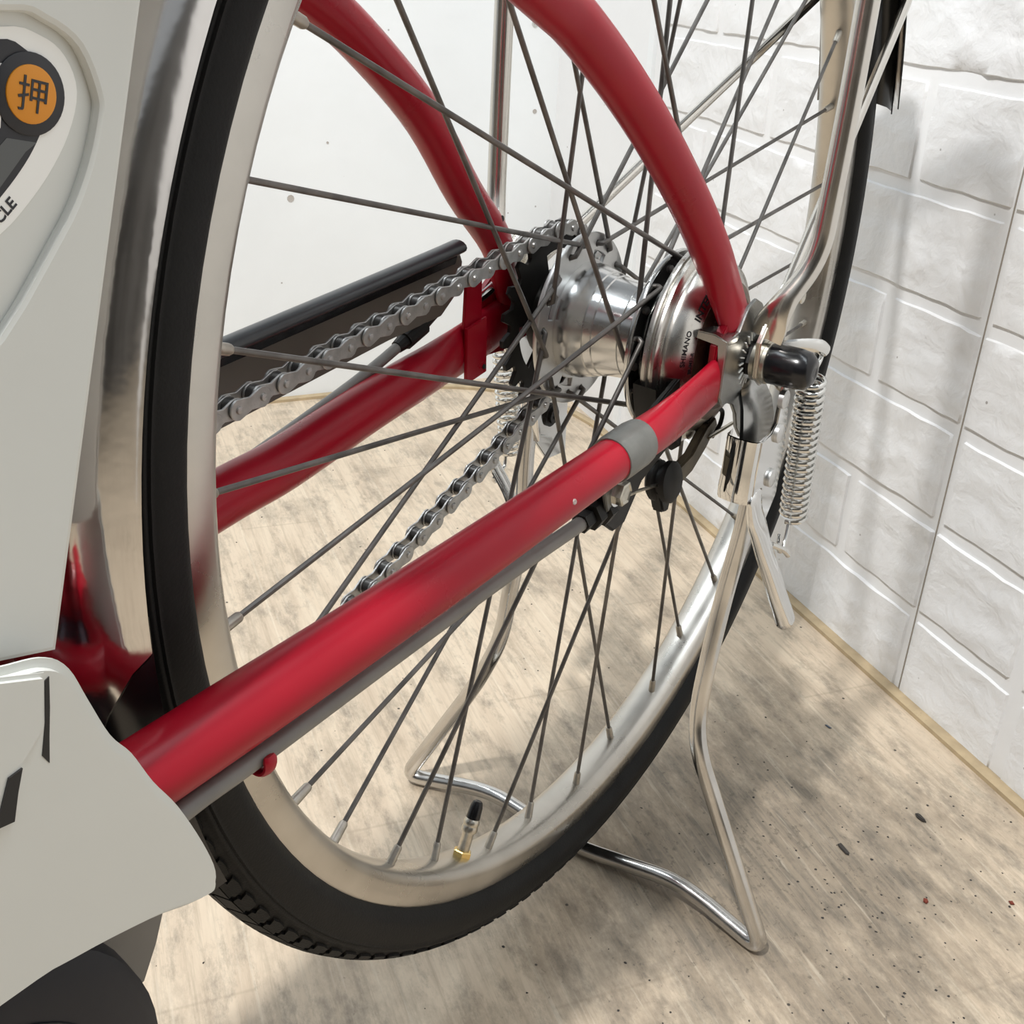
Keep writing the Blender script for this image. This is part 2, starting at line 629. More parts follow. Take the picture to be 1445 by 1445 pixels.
# ------------------------------------------------------------------ the setting
P0 = Vector((-0.42, -0.018, 0))                       # a point on the brick wall (s = 0)
CORNER = Vector((-0.785, -0.520, 0))
BD = Vector((0.843, -0.537, 0))                       # along the white board wall, towards the front
BN = Vector((0.537, 0.843, 0))


def wp(s, z, d=0.0):
    q = P0 + WD * s + WN * d
    return (q.x, q.y, z)


# floor
fb = MB()
fb.box((0.9, 0.6, FLOOR - 0.01), (4.4, 4.4, 0.02))
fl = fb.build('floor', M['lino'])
fl['kind'] = 'structure'
fl['label'] = 'worn beige wood-print lino floor'

# right wall: flat foam backing with raised bricks
s0 = (CORNER - P0).dot(WD)
WTOP = 0.58
wb = MB()
vs = [wp(a, z, d) for a in (s0, 1.35) for z in (FLOOR, WTOP) for d in (-0.05, 0)]
wb.add(vs, [(0, 1, 3, 2), (4, 6, 7, 5), (0, 4, 5, 1), (2, 3, 7, 6), (0, 2, 6, 4), (1, 5, 7, 3)])
wall = wb.build('wall_right', M['mortar'])
wall['kind'] = 'structure'
wall['label'] = 'white foam brick panel wall behind the rear wheel'


def brick_mesh(wd, ht, seed):
    nx, nz = max(8, int(wd / 0.0075)), 11
    rnd = random.Random(seed)
    ox, oz = rnd.uniform(0, 90), rnd.uniform(0, 90)
    creases = [(rnd.uniform(-0.05, 0.85) * wd, rnd.uniform(0.08, 0.95) * ht, rnd.uniform(-0.35, 0.25), rnd.uniform(0.03, 0.09), rnd.choice((-1, 1)), rnd.uniform(0.5, 1.0)) for _ in range(7)]
    V, F = [], []

    def warp(k, n, L):
        if k == 0:
            return 0.0
        if k == n:
            return L
        return 0.0014 + (L - 0.0028) * (k - 1) / (n - 2)
    for j in range(nz + 1):
        for i in range(nx + 1):
            x, z = warp(i, nx, wd), warp(j, nz, ht)
            rim = i in (0, nx) or j in (0, nz)
            wx = 0.0011 * noise.noise(Vector((x * 55 + ox, z * 55, oz)))
            wz = 0.0014 * noise.noise(Vector((x * 45 + ox, z * 45, oz + 9)))
            if rim:
                dd = -0.0006
            else:
                dd = 0.0020 + 0.0009 * noise.noise(Vector((x * 14 + ox, z * 24 + oz, 0))) + 0.0006 * noise.noise(Vector((x * 40 + oz, z * 70 + ox, 3)))
                for cx, cz, sl, ln, sg, am in creases:
                    t = x - cx
                    if 0 < t < ln:
                        e = z - (cz + sl * t + 0.005 * noise.noise(Vector((t * 60, cx * 90, 1))))
                        if abs(e) < 0.012:
                            dd += am * sg * 0.0015 * (1 if e > 0 else -1) * (1 - abs(e) / 0.012) * min(1, t / 0.01, (ln - t) / 0.01)
                dd = max(dd, 0.0008)
            if i not in (0, nx):
                z += wz
            if j not in (0, nz):
                x += wx
            V.append((x, dd, z))
    for j in range(nz):
        for i in range(nx):
            a = j * (nx + 1) + i
            F.append((a, a + 1, a + nx + 2, a + nx + 1))
    me = bpy.data.meshes.new('brick')
    me.from_pydata(V, [], F)
    me.shade_smooth()
    me.set_sharp_from_angle(angle=R(42))
    me.materials.append(M['brickwhite'])
    return me


BL, BH, PZ = 0.194, 0.0680, 0.0775
full = [brick_mesh(BL, BH, 11 + k) for k in range(7)]
# local axes of a brick: x along the wall, y out of it, z up
WROT = Matrix((( WD.x, WN.x, 0, 0), (WD.y, WN.y, 0, 0), (0, 0, 1, 0), (0, 0, 0, 1)))
seam = 0.168
cut_cache = {}
bi = 0
for row in range(12):
    zb = -0.3545 + PZ * row
    h = BH
    odd = row % 2
    # left sheet ends in a cut at the seam, the right sheet begins there
    edges = []
    e = seam - 0.006 if not odd else 0.060
    right_start = seam + 0.006
    x = e
    while x > -0.36:
        edges.append((max(x - BL, -0.352), x))
        x -= BL + 0.0095
    if odd:
        edges.append((0.0700, seam - 0.002))
        edges.append((seam + 0.002, seam + 0.002 + 0.099))
        x = seam + 0.002 + 0.099 + 0.0125
    else:
        edges.append((seam + 0.002, seam + 0.002 + 0.103)) if row in (0,) else edges.append((seam + 0.006, seam + 0.006 + BL))
        x = edges[-1][1] + 0.0125
    while x < 1.3:
        edges.append((x, min(x + BL, 1.345)))
        x += BL + 0.0095
    for a, b in edges:
        wd = b - a
        if wd < 0.012:
            continue
        if abs(wd - BL) < 1e-4:
            me = full[bi % len(full)]
        else:
            key = round(wd, 3)
            if (key, bi % 2) not in cut_cache:
                cut_cache[(key, bi % 2)] = brick_mesh(wd, h, 100 + bi)
            me = cut_cache[(key, bi % 2)]
        o = bpy.data.objects.new('brick', me)
        COL.objects.link(o)
        o.parent = wall
        o.matrix_world = Matrix.Translation(Vector(wp(a, zb, 0.0))) @ WROT
        bi += 1
# sheet seam: a thin raised brown cut line where two foam sheets meet
sm = MB()
vs = [wp(seam + a, z, d) for a in (-0.0005, 0.0005) for z in (FLOOR + 0.001, WTOP) for d in (-0.0004, 0.0006)]
sm.add(vs, [(0, 1, 3, 2), (4, 6, 7, 5), (0, 4, 5, 1), (2, 3, 7, 6), (0, 2, 6, 4), (1, 5, 7, 3)])
sm.build('sheet_seam', mat('brown_seam', (0.30, 0.27, 0.23), 0.8), wall)
# plain strip at the end of the foam sheets
st = MB()
vs = [wp(a, z, d) for a in (-0.378, -0.366) for z in (FLOOR + 0.001, WTOP) for d in (-0.001, 0.004)]
st.add(vs, [(0, 1, 3, 2), (4, 6, 7, 5), (0, 4, 5, 1), (2, 3, 7, 6), (0, 2, 6, 4), (1, 5, 7, 3)])
st.build('edge_strip', M['board'], wall)

# back wall: white painted board
bw = MB()
vs = []
for a in (-0.03, 2.2):
    for z in (FLOOR, WTOP + 0.3):
        for d in (-0.05, 0.0):
            q = CORNER + BD * a + BN * d
            vs.append((q.x, q.y, z))
bw.add(vs, [(0, 1, 3, 2), (4, 6, 7, 5), (0, 4, 5, 1), (2, 3, 7, 6), (0, 2, 6, 4), (1, 5, 7, 3)])
back = bw.build('wall_back', M['board'])
back['kind'] = 'structure'
back['label'] = 'white painted board wall with a screw and small knots'


def bwp(a, z, d=0.0):
    q = CORNER + BD * a + BN * d
    return Vector((q.x, q.y, z))

def bhit(x, z):      # helper for fixings on the board, by distance from the corner
    return bwp(x, z, 0.0)


for a, z, r_ in ((0.036, 0.0917, 0.0042),):
    sc_ = MB()
    sc_.lathe([(-0.001, 0.0), (0.0008, 0.0), (0.0011, r_ * 0.3), (0.0002, r_ * 0.45), (0.0012, r_ * 0.6), (0.001, r_), (-0.001, r_)], bhit(a, z), BN, 18)
    sc_.build('screw_head', mat('painted_screw', (0.55, 0.55, 0.53), 0.5, 0.3), back)
for a, z, r_ in ((0.342, -0.1055, 0.0042), (0.367, 0.063, 0.0022), (0.030, -0.0092, 0.0028), (0.296, -0.0427, 0.0014)):
    kn = MB()
    kn.lathe([(-0.001, 0), (0.0005, 0), (0.0002, r_ * 0.5), (0.0006, r_), (-0.001, r_ * 1.1)], bhit(a, z), BN, 9)
    kn.build('knot', mat('knot_hole', (0.42, 0.39, 0.36), 0.8), back)

# far sides of the shop, unseen, added dark for the chrome to reflect
for nm, c, sz in (('wall_left', (0.2, 2.6, 0.5), (5.2, 0.05, 1.75)), ('wall_front', (2.9, 0.3, 0.5), (0.05, 5.2, 1.75))):
    fw = MB()
    fw.box(c, sz)
    o = fw.build(nm, mat(nm + '_paint', (0.16, 0.15, 0.14), 0.7, var=0.3, scale=2))
    o['kind'] = 'structure'
    o['label'] = 'dim grey far wall of the shop, unseen, added for the reflections'

# cut lino edging strip along both walls, rounded in the corner
edge = []
for t in (2.0, 1.2, 0.6, 0.30, 0.2):
    q = CORNER + BD * t + BN * 0.006
    edge.append(q)
ctr = CORNER + BD * 0.17 + WD * 0.17
c0 = CORNER + BD * 0.2 + BN * 0.006
c1 = CORNER + WD * 0.2 + WN * 0.006
cc = CORNER + BD * 0.03 + WD * 0.03
for k in range(1, 9):
    t = k / 9
    edge.append(c0 * (1 - t) ** 2 + cc * 2 * t * (1 - t) + c1 * t * t)
edge.append(c1)
for t in (0.35, 0.6, 1.0, 1.9):
    edge.append(CORNER + WD * t + WN * 0.006)
tm = MB()
prof = [(-0.006, 0.0), (-0.006, 0.0035), (-0.003, 0.0045), (0.003, 0.004), (0.0065, 0.002), (0.0075, 0.0)]
vs, fs = [], []
for i, q in enumerate(edge):
    t = (edge[min(i + 1, len(edge) - 1)] - edge[max(i - 1, 0)]).normalized()
    side = Vector((-t.y, t.x, 0))     # into the room
    for a, b in prof:
        p_ = q + side * a
        vs.append((p_.x, p_.y, FLOOR + b))
m_ = len(prof)
for i in range(len(edge) - 1):
    for k in range(m_ - 1):
        fs.append((i * m_ + k, i * m_ + k + 1, (i + 1) * m_ + k + 1, (i + 1) * m_ + k))
tm.add(vs, fs)
trim = tm.build('trim_1', M['linoedge'])
trim['kind'] = 'structure'
trim['label'] = 'tan cut lino edge along the foot of both walls'

# ------------------------------------------------------------------ bicycle
bike = bpy.data.objects.new('bicycle', None)
COL.objects.link(bike)
bike.location = (0, 0, FLOOR)
bike['label'] = 'red electric bicycle propped on its chrome kickstand, seen at the rear wheel'
bike['category'] = 'bicycle'
PINV[bike.name] = Matrix.Translation((0, 0, -FLOOR))

# --- tyre
ty = MB()
prof = []
for k in range(0, 105):
    a = R(-132 + 264 * k / 104)
    rr, yy = 0.3135 + 0.0180 * math.cos(a), 0.0185 * math.sin(a)
    if abs(math.degrees(a)) > 100:      # pulled in to the bead seat
        t = (abs(math.degrees(a)) - 100) / 32
        rr += 0.0018 * t
        yy -= 0.0024 * t * t * math.copysign(1, a)
    ad = abs(math.degrees(a))
    if 58 < ad < 61.5 or 64 < ad < 67.5:      # moulded double line on the shoulder
        rr += 0.0004 * math.cos(a)
        yy += 0.0006 * math.copysign(1, a)
    prof.append((yy, rr))
ty.lathe(prof, n=150)
tyre = ty.build('rear_tyre', M['rubber'], bike, 60, label='black rubber rear tyre')
# tread blocks
def tyre_pt(th, lat, h):
    a = lat / 0.0182
    rr, yy = 0.3135 + (0.0180 + h) * math.cos(a), (0.0185 + h) * math.sin(a)
    return (rr * math.cos(th), yy, rr * math.sin(th))


tb = MB()
NB = 150
for k in range(NB):
    th0 = 2 * math.pi * k / NB
    p = 2 * math.pi / NB
    for sg in (-1, 1):
        # slanted shoulder block and a centre lozenge
        for corners in (
                [(0.0090, 0.00), (0.0106, 0.16), (0.0112, 0.05), (0.0152, 0.34), (0.0158, 0.72), (0.0152, 1.06), (0.0122, 0.82), (0.0116, 0.94), (0.0090, 0.76)],
                [(0.0034, 0.20), (0.0084, -0.06), (0.0084, 0.80), (0.0034, 1.08)],
                [(-0.0001, 0.02), (0.0028, 0.10), (0.0028, 0.92), (-0.0001, 0.98)]):
            base = [tyre_pt(th0 + p * (t + (0.5 if sg < 0 else 0)), sg * l, -0.0003) for l, t in corners]
            top = [tyre_pt(th0 + p * (t + (0.5 if sg < 0 else 0)), sg * l, 0.0014) for l, t in corners]
            n_ = len(corners)
            fs = [tuple(range(n_, 2 * n_))] + [(i, (i + 1) % n_, n_ + (i + 1) % n_, n_ + i) for i in range(n_)]
            tb.add(base + top, fs)
t_ = tb.build('tread_pattern', M['rubber'], tyre, 30)
t_['kind'] = 'stuff'

# --- rim
rm = MB()
rprof = [(-0.0122, 0.3040), (-0.0126, 0.3030), (-0.0127, 0.2938), (-0.0121, 0.2918), (-0.0098, 0.2894), (-0.006, 0.2880), (0.0, 0.2874),
         (0.006, 0.2880), (0.0098, 0.2894), (0.0121, 0.2918), (0.0127, 0.2938), (0.0126, 0.3030), (0.0122, 0.3040), (0.0108, 0.3040), (0.0100, 0.298), (-0.0100, 0.298), (-0.0108, 0.3040)]
rm.lathe(rprof, n=150, closed=True)
rim = rm.build('rim', M['rim'], bike, 30, label='matte aluminium rim')

# --- hub shell, lathe round the axle
hs = MB()
hs.lathe([(-0.032, 0.0), (-0.032, 0.024), (-0.0285, 0.0295), (-0.0255, 0.0300), (-0.0245, 0.0302), (-0.0185, 0.0298), (-0.015, 0.0285), (-0.0105, 0.0275),
          (-0.0100, 0.0268), (-0.006, 0.0262), (-0.0055, 0.0256), (0.008, 0.0245), (0.0083, 0.0240), (0.0088, 0.0245), (0.022, 0.0240), (0.0245, 0.027), (0.0245, 0.032), (0.027, 0.034), (0.030, 0.030), (0.034, 0.0)], n=72)
hub = hs.build('hub_shell', M['hub'], bike, 30, label='polished aluminium hub shell')

V, F = text_mesh('E', 0.0052, 0.00008)
b = MB()
b.add([Vector(((0.02475 + p.z) * math.cos(R(-24) + p.y / 0.0247), 0.0010 - p.x, (0.02475 + p.z) * math.sin(R(-24) + p.y / 0.0247))) for p in V], F)
b.build('hub_stamp', M['ink'], hub, 30)

PHI0 = 32.06        # angle of nipple 0; the rest follow clockwise every 10 degrees
RH = 0.0393
# drive side flange with spoke holes and windows
holes = []
fang_r = [math.radians(PHI0 - 10 + 62 - 20 * j) for j in range(18)]
outl = [circ2(0, 0, 0.0446, 72)]
for a in fang_r:
    outl.append(circ2(RH * math.cos(a), RH * math.sin(a), 0.0021, 10))
for j in range(4):
    outl.append(slot2(R(112 + 90 * j), 0.0337, 0.20, 0.0026))
outl.append(circ2(0, 0, 0.027, 40))
V, F = plate_mesh(outl, 0.0026, 0.0005)
fm = MB()
fm.add(frame_map(V, (0, -0.0265, 0), (1, 0, 0), (0, 0, 1), (0, 1, 0)), F)
fm.build('spoke_flange', M['flange'], bike, 30)
outl = [circ2(0, 0, 0.0446, 72)]
fang_l = [math.radians(PHI0 + 62 - 20 * j) for j in range(18)]
for a in fang_l:
    outl.append(circ2(RH * math.cos(a), RH * math.sin(a), 0.0017, 10))
outl.append(circ2(0, 0, 0.022, 40))
V, F = plate_mesh(outl, 0.0030, 0.0006)
fm = MB()
fm.add(frame_map(V, (0, 0.0250, 0), (1, 0, 0), (0, 0, 1), (0, 1, 0)), F)
fm.build('spoke_flange', M['hub'], bike, 30)

# --- spokes: 36, each its own part with a nipple
nip_me = None
for k in range(36):
    pn = math.radians(PHI0 - 10 * k)
    left = (k % 2 == 0)
    plus = (k // 2) % 2 == 0
    ha = pn + math.radians(62 if plus else -58)
    if left:
        yh = 0.0290 if plus else 0.0222
        ye = 0.0235 if plus else 0.0270
        yn = 0.0018
    else:
        yh = -0.0238 if plus else -0.0230
        ye = -0.0285 if plus else -0.0285
        yn = -0.0018
    hp = Vector((RH * math.cos(ha), yh, RH * math.sin(ha)))
    he = Vector((RH * math.cos(ha), ye, RH * math.sin(ha)))
    npnt = Vector((0.2885 * math.cos(pn), yn, 0.2885 * math.sin(pn)))
    d = (npnt - hp).normalized()
    mid = hp.lerp(npnt, 0.5) + Vector((0, 0.0006 * (1 if left else -1), 0))
    bend = hp + d * 0.0025
    # slightly bowed, thicker butted elbow
    path = [he, hp.lerp(he, 0.35), hp + d * 0.0012, bend, hp + d * 0.02, hp.lerp(npnt, 0.35) , hp.lerp(npnt, 0.7), npnt]
    sb = MB()
    rr = 0.00118
    sb.tube(path, [0.00135, 0.00135, 0.00135, 0.00135, 0.0013, rr, rr, rr], 8)
    he2 = he + (he - hp).normalized() * 0.0010
    sb.lathe([(-0.0008, 0.0), (-0.0008, 0.0018), (0.0002, 0.0021), (0.001, 0.0012), (0.0012, 0.0)], he, (he - hp).normalized(), 10)
    so = sb.build('spoke', M['spoke'], bike, 50)
    # nipple
    nb = MB()
    ax = -d
    base = npnt - ax * 0.0005
    nb.lathe([(-0.004, 0.0), (-0.004, 0.0028), (-0.0005, 0.0028), (0.0015, 0.0022), (0.0100, 0.0020), (0.0110, 0.0015), (0.0112, 0.0)], base, ax, 10)
    nb.build('spoke_nipple', M['nipple'], so, 40)

# --- valve
va = math.radians(PHI0 - 95)
vd = Vector((-math.cos(va), 0, -math.sin(va)))
vo = Vector((0.2872 * math.cos(va), 0, 0.2872 * math.sin(va)))
vb = MB()
vb.lathe([(-0.006, 0), (-0.006, 0.0032), (0.013, 0.0032), (0.0135, 0.0034), (0.021, 0.0034), (0.022, 0.0)], vo, vd, 18)
valve = vb.build('tyre_valve', M['nickel'], bike, 35, label='short nickel tyre valve with a black cap')
kb = MB()
kb.lathe([(0.013, 0.003), (0.0132, 0.0042), (0.0150, 0.0044), (0.0165, 0.0040), (0.018, 0.0043), (0.0195, 0.0040), (0.0205, 0.0034), (0.0206, 0.003)], vo, vd, 16)
kb.build('knurled_collar', M['nickel'], valve, 25)
cb = MB()
cb.lathe([(0.0205, 0.0), (0.0205, 0.0038), (0.027, 0.0034), (0.0295, 0.0026), (0.030, 0.0018), (0.0296, 0.0)], vo, vd, 18)
cb.build('valve_cap', M['black'], valve, 35)
gb = MB()
gb.lathe([(-0.001, 0.003), (-0.001, 0.0052), (0.0022, 0.0052), (0.0028, 0.0045), (0.0028, 0.003)], vo, vd, 6)
gb.build('valve_nut', M['gold'], valve, 20)

# --- sprocket and right end of the axle
NT = 22
RP = 0.0446
sp_out = []
for k in range(NT):
    a0 = 2 * math.pi * k / NT
    for da, r_ in ((-0.5, RP - 0.0036), (-0.32, RP - 0.0030), (-0.12, RP + 0.0036), (0.12, RP + 0.0036), (0.32, RP - 0.0030)):
        a = a0 + (da + 0.5) * 2 * math.pi / NT + R(82.2)
        sp_out.append((r_ * math.cos(a), r_ * math.sin(a)))
outl = [sp_out]
for j in range(3):
    outl.append(slot2(R(-25 + 120 * j), 0.0285, 0.42, 0.0055, 8))
outl.append(circ2(0, 0, 0.019, 36))
V, F = plate_mesh(outl, 0.0024, 0.0003)
s_ = MB()
s_.add(frame_map(V, (0, -0.044, 0), (1, 0, 0), (0, 0, 1), (0, 1, 0)), F)
s_.build('rear_sprocket', M['oily'], bike, 30, label='oily black rear sprocket')
s_ = MB()
s_.lathe([(-0.058, 0.0), (-0.058, 0.012), (-0.050, 0.016), (-0.046, 0.023), (-0.042, 0.024), (-0.036, 0.022), (-0.031, 0.023), (-0.031, 0.0)], n=36)
s_.build('driver_body', M['oily'], bike)
s_ = MB()
s_.lathe([(-0.088, 0.0), (-0.088, 0.0045), (-0.080, 0.0045), (-0.080, 0.0092), (-0.071, 0.0092), (-0.071, 0.0047), (-0.056, 0.0047), (-0.056, 0.0)], n=6)
s_.build('axle_nut', M['stand'], bike)

# --- chain: rollers and pins as the body, every link a piece of it
CP = 0.0127
ud = Vector((-0.991, 0, 0.1349)).normalized()
un = Vector((0.1349, 0, 0.991)).normalized()
ta = math.atan2(un.z, un.x)
T1 = un * RP
start = T1 - ud * (CP * 29)
lowd = Vector((0.945, 0, -0.327)).normalized()
lown = Vector((-0.327, 0, -0.945)).normalized()
tb_ = math.atan2(lown.z, lown.x) % (2 * math.pi)
pts = [start + ud * (CP * k) for k in range(30)]
shift = (Vector((0.2305, 0, 0.0143)) - T1).dot(-ud)
# pin positions phased so that one pin sits where the photo shows it
ph = shift % CP
pts = []
L0 = 0.37
k = 0
total_wrap = (tb_ - ta) * RP
sdist = -(ph + CP * 28)
while True:
    sd = sdist + CP * k
    if sd <= 0:
        q = T1 + ud * sd
    elif sd <= total_wrap:
        a = ta + sd / RP
        q = Vector((RP * math.cos(a), 0, RP * math.sin(a)))
    else:
        q = lown * RP + lowd * (sd - total_wrap)
        if sd - total_wrap > 0.33:
            break
    pts.append(Vector((q.x, -0.044, q.z)))
    k += 1
cbm = MB()
for q in pts:
    cbm.lathe([(-0.0016, 0), (-0.0016, 0.0038), (0.0016, 0.0038), (0.0016, 0)], q, (0, 1, 0), 10)
chain = cbm.build('chain', M['roller'], bike, 40, label='grey steel bicycle chain')


def link_outline(p, rr, waist):
    q = []
    h = p / 2
    for k in range(9):
        a = R(-115 + 230 * k / 8)
        q.append((h + rr * math.cos(a), rr * math.sin(a)))
    q.append((0, waist))
    for k in range(9):
        a = R(65 + 230 * k / 8)
        q.append((-h + rr * math.cos(a), rr * math.sin(a)))
    q.append((0, -waist))
    return q


def link_mesh(name, yo):
    b = MB()
    pr = link_outline(CP, 0.0043, 0.0027)
    for y in (-yo - 0.0005, yo - 0.0005):
        b.prism(pr, ((0, y, 0), (1, 0, 0), (0, 0, 1), (0, 1, 0)), 0.0010, 0.0002, 1)
    if name == 'outer_link':
        for x in (-CP / 2, CP / 2):
            b.lathe([(-0.0052, 0), (-0.0050, 0.0014), (-0.004, 0.0018), (0.004, 0.0018), (0.0050, 0.0014), (0.0052, 0)], (x, 0, 0), (0, 1, 0), 10)
    return b.mesh(name, M['chain'], 35)


outer_me = link_mesh('outer_link', 0.0037)
inner_me = link_mesh('inner_link', 0.0023)
ipin = min(range(len(pts)), key=lambda i: (pts[i] - Vector((0.2305, -0.044, 0.0143))).length + (0 if pts[i].z > 0 else 9))
for i in range(len(pts) - 1):
    a, b = pts[i], pts[i + 1]
    outer = ((i - ipin) % 2 == 0)
    o = bpy.data.objects.new('outer_link' if outer else 'inner_link', outer_me if outer else inner_me)
    COL.objects.link(o)
    o.parent = chain
    d = (b - a).normalized()
    mid = (a + b) / 2
    ang = math.atan2(d.z, d.x)
    o.matrix_parent_inverse = Matrix.Identity(4)
    o.matrix_world = Matrix.Translation(mid) @ Matrix.Rotation(-ang, 4, 'Y')
    o.matrix_basis = o.matrix_basis

# --- chain guard: smoke coloured side plate with a rounded grey-black lip
g = MB()
yg = -0.060
gp = [(0.064, 0.036), (0.0665, 0.022), (0.080, 0.0125), (0.12, 0.0098), (0.2245, -0.0012), (0.42, -0.022), (0.42, 0.013), (0.22, 0.0255), (0.12, 0.034), (0.075, 0.0390), (0.066, 0.040)]
g.prism(gp, ((0, yg, 0), (1, 0, 0), (0, 0, 1), (0, 1, 0)), 0.002, 0.0005)
guard = g.build('chain_guard', M['brown'], bike, 40, label='smoke-brown plastic chain guard plate')
g = MB()
lp = [(0.0690, -0.057, 0.0445), (0.0720, -0.057, 0.0442), (0.09, -0.057, 0.0425), (0.15, -0.057, 0.0375), (0.22, -0.057, 0.0318), (0.42, -0.057, 0.0155)]
g.tube(cat(lp, 4), [0.0020, 0.0034] + [0.0038] * 19, 14, sq=[(1.35, 0.85)] * 21)
g.build('guard_lip', M['lip'], guard, 60, label='grey-black rounded lip')
g = MB()
g.prism([(0.072, 0.0365), (0.42, 0.0085), (0.42, 0.0125), (0.070, 0.0410)], ((0, yg + 0.001, 0), (1, 0, 0), (0, 0, 1), (0, 1, 0)), 0.0030, 0.0008)
g.build('guard_seal', M['black'], guard)

# --- frame: chain stays
def stay_tube(pts, rs, sq, name, label=None):
    b = MB()
    b.tube(pts, rs, 20, sq=sq, ref=(0, 1, 0))
    return b.build(name, M['red'], bike, 60, label=label)


cs = [(0.50, 0.036, -0.046), (0.42, 0.039, -0.0405), (0.34, 0.0450, -0.0345), (0.24, 0.0545, -0.0245), (0.15, 0.0605, -0.0163), (0.105, 0.0625, -0.0128), (0.080, 0.0635, -0.0114), (0.055, 0.0640, -0.0090), (0.036, 0.0642, -0.0060), (0.0315, 0.0642, -0.0052)]
pc = cat(cs, 5)
rs, sq = [], []
for q in pc:
    if q.x > 0.105:
        rs.append(0.0091 + 0.0021 * min(1, (q.x - 0.105) / 0.22))
        sq.append((1, 1))
    else:
        t = min(1, (0.105 - q.x) / 0.055)
        t = t * t * (3 - 2 * t)
        rs.append(0.0091 + 0.0012 * t)
        sq.append((1 + 0.18 * t, 1 - 0.55 * t))
left_cs = stay_tube(pc, rs, sq, 'chainstay')
cs2 = [(0.50, -0.036, -0.046), (0.42, -0.039, -0.0405), (0.34, -0.044, -0.0335), (0.2385, -0.0490, -0.0245), (0.1984, -0.0505, -0.0222), (0.1406, -0.0535, -0.0150), (0.085, -0.0565, -0.0100), (0.065, -0.0575, -0.0080), (0.045, -0.0585, -0.0050), (0.02, -0.0600, -0.001)]
pc2 = cat(cs2, 5)
rs, sq = [], []
for q in pc2:
    t = 0 if q.x > 0.11 else min(1, (0.11 - q.x) / 0.05)
    t = t * t * (3 - 2 * t)
    rs.append(0.0112)
    sq.append((1 + 0.18 * t, 1 - 0.6 * t))
right_cs = stay_tube(pc2, rs, sq, 'chainstay')
# red sleeve bracket on the right stay that carries the chain guard
b = MB()
b.prism([(0.069, 0.0050), (0.052, 0.0075), (0.0505, -0.0215), (0.068, -0.0240)], ((0, -0.0525, 0), (1, 0, 0), (0, 0, 1), (0, 1, 0)), 0.0020, 0.0004)
b.prism([(0.0685, 0.004), (0.0535, 0.007), (0.0545, 0.0330), (0.0675, 0.0300)], ((0, -0.0545, 0), (1, 0, 0), (0, 0, 1), (0, 1, 0)), 0.0018, 0.0004)
b.build('guard_bracket', M['red'], right_cs)
b = MB()
b.lathe([(-0.001, 0), (-0.001, 0.0014), (0.0003, 0.0014), (0.0003, 0)], (0.0765, -0.0522, -0.0150), (0, 1, 0), 12)
b.build('drain_hole', M['bar'], right_cs)
b = MB()
b.lathe([(-0.001, 0), (-0.001, 0.0012), (0.0008, 0.0012), (0.0008, 0)], (0.0535, -0.0505, -0.0180), (0, 1, 0), 12)
b.build('drain_hole', M['bar'], right_cs)
# red dropout plate right
b = MB()
b.prism([(0.05, 0.012), (0.05, -0.018), (0.02, -0.020), (-0.012, -0.016), (-0.016, 0.008), (0.002, 0.022), (0.022, 0.030)], ((0, -0.064, 0), (1, 0, 0), (0, 0, 1), (0, 1, 0)), 0.004, 0.0008)
b.build('dropout', M['red'], bike)

# --- seat stays
ssl = [(0.0060, 0.0655, 0.0070), (0.0125, 0.0640, 0.0185), (0.0255, 0.0600, 0.0401), (0.0573, 0.0580, 0.0733), (0.0923, 0.0550, 0.1053), (0.1235, 0.0520, 0.1301), (0.1532, 0.0500, 0.1494), (0.1707, 0.0490, 0.158), (0.215, 0.0495, 0.176), (0.26, 0.052, 0.190), (0.33, 0.060, 0.209)]
pc = cat(ssl, 5)
rs, sq = [], []
for q in pc:
    t = max(0, min(1, (0.055 - q.z) / 0.04))
    rs.append(0.0090)
    sq.append((1 + 0.38 * t, 1 - 0.58 * t))
left_ss = stay_tube(pc, rs, sq, 'seatstay')
ssr = [(0.0150, -0.060, 0.006), (0.0255, -0.0575, 0.0190), (0.0403, -0.0555, 0.0425), (0.0717, -0.0535, 0.0708), (0.106, -0.050, 0.1051), (0.1422, -0.0475, 0.1319), (0.176, -0.0460, 0.1522), (0.215, -0.048, 0.170), (0.26, -0.052, 0.187), (0.33, -0.060, 0.209)]
pc = cat(ssr, 5)
rs, sq = [], []
for q in pc:
    t = max(0, min(1, (0.055 - q.z) / 0.04))
    rs.append(0.0090)
    sq.append((1 + 0.15 * t, 1 - 0.6 * t))
right_ss = stay_tube(pc, rs, sq, 'seatstay')
b = MB()
b.lathe([(-0.001, 0), (-0.001, 0.0015), (0.0006, 0.0015), (0.0006, 0)], (0.047, -0.0480, 0.0555), (0, 1, 0.2), 12)
b.build('drain_hole', M['bar'], right_ss)
# seat tube and bottom bracket shell behind the battery (they carry the stays)
b = MB()
b.tube([(0.485, 0, -0.06), (0.455, 0, 0.05), (0.395, 0, 0.26), (0.36, 0, 0.38)], 0.0165, 20)
st_ = b.build('seat_tube', M['red'], bike)
b = MB()
b.tube([(0.33, 0.066, 0.209), (0.40, 0.03, 0.222), (0.405, 0.0, 0.223), (0.40, -0.03, 0.222), (0.33, -0.066, 0.209)], 0.0085, 14)
b.build('stay_yoke', M['red'], bike)
b = MB()
b.tube([(0.375, -0.043, -0.036), (0.378, 0, -0.036), (0.375, 0.043, -0.036)], 0.0095, 16)
b.build('chainstay_bridge', M['red'], bike)
b = MB()
b.lathe([(-0.046, 0), (-0.046, 0.022), (0.046, 0.022), (0.046, 0)], (0.492, 0, -0.066), (0, 1, 0), 28)
b.build('bottom_bracket', M['red'], bike)

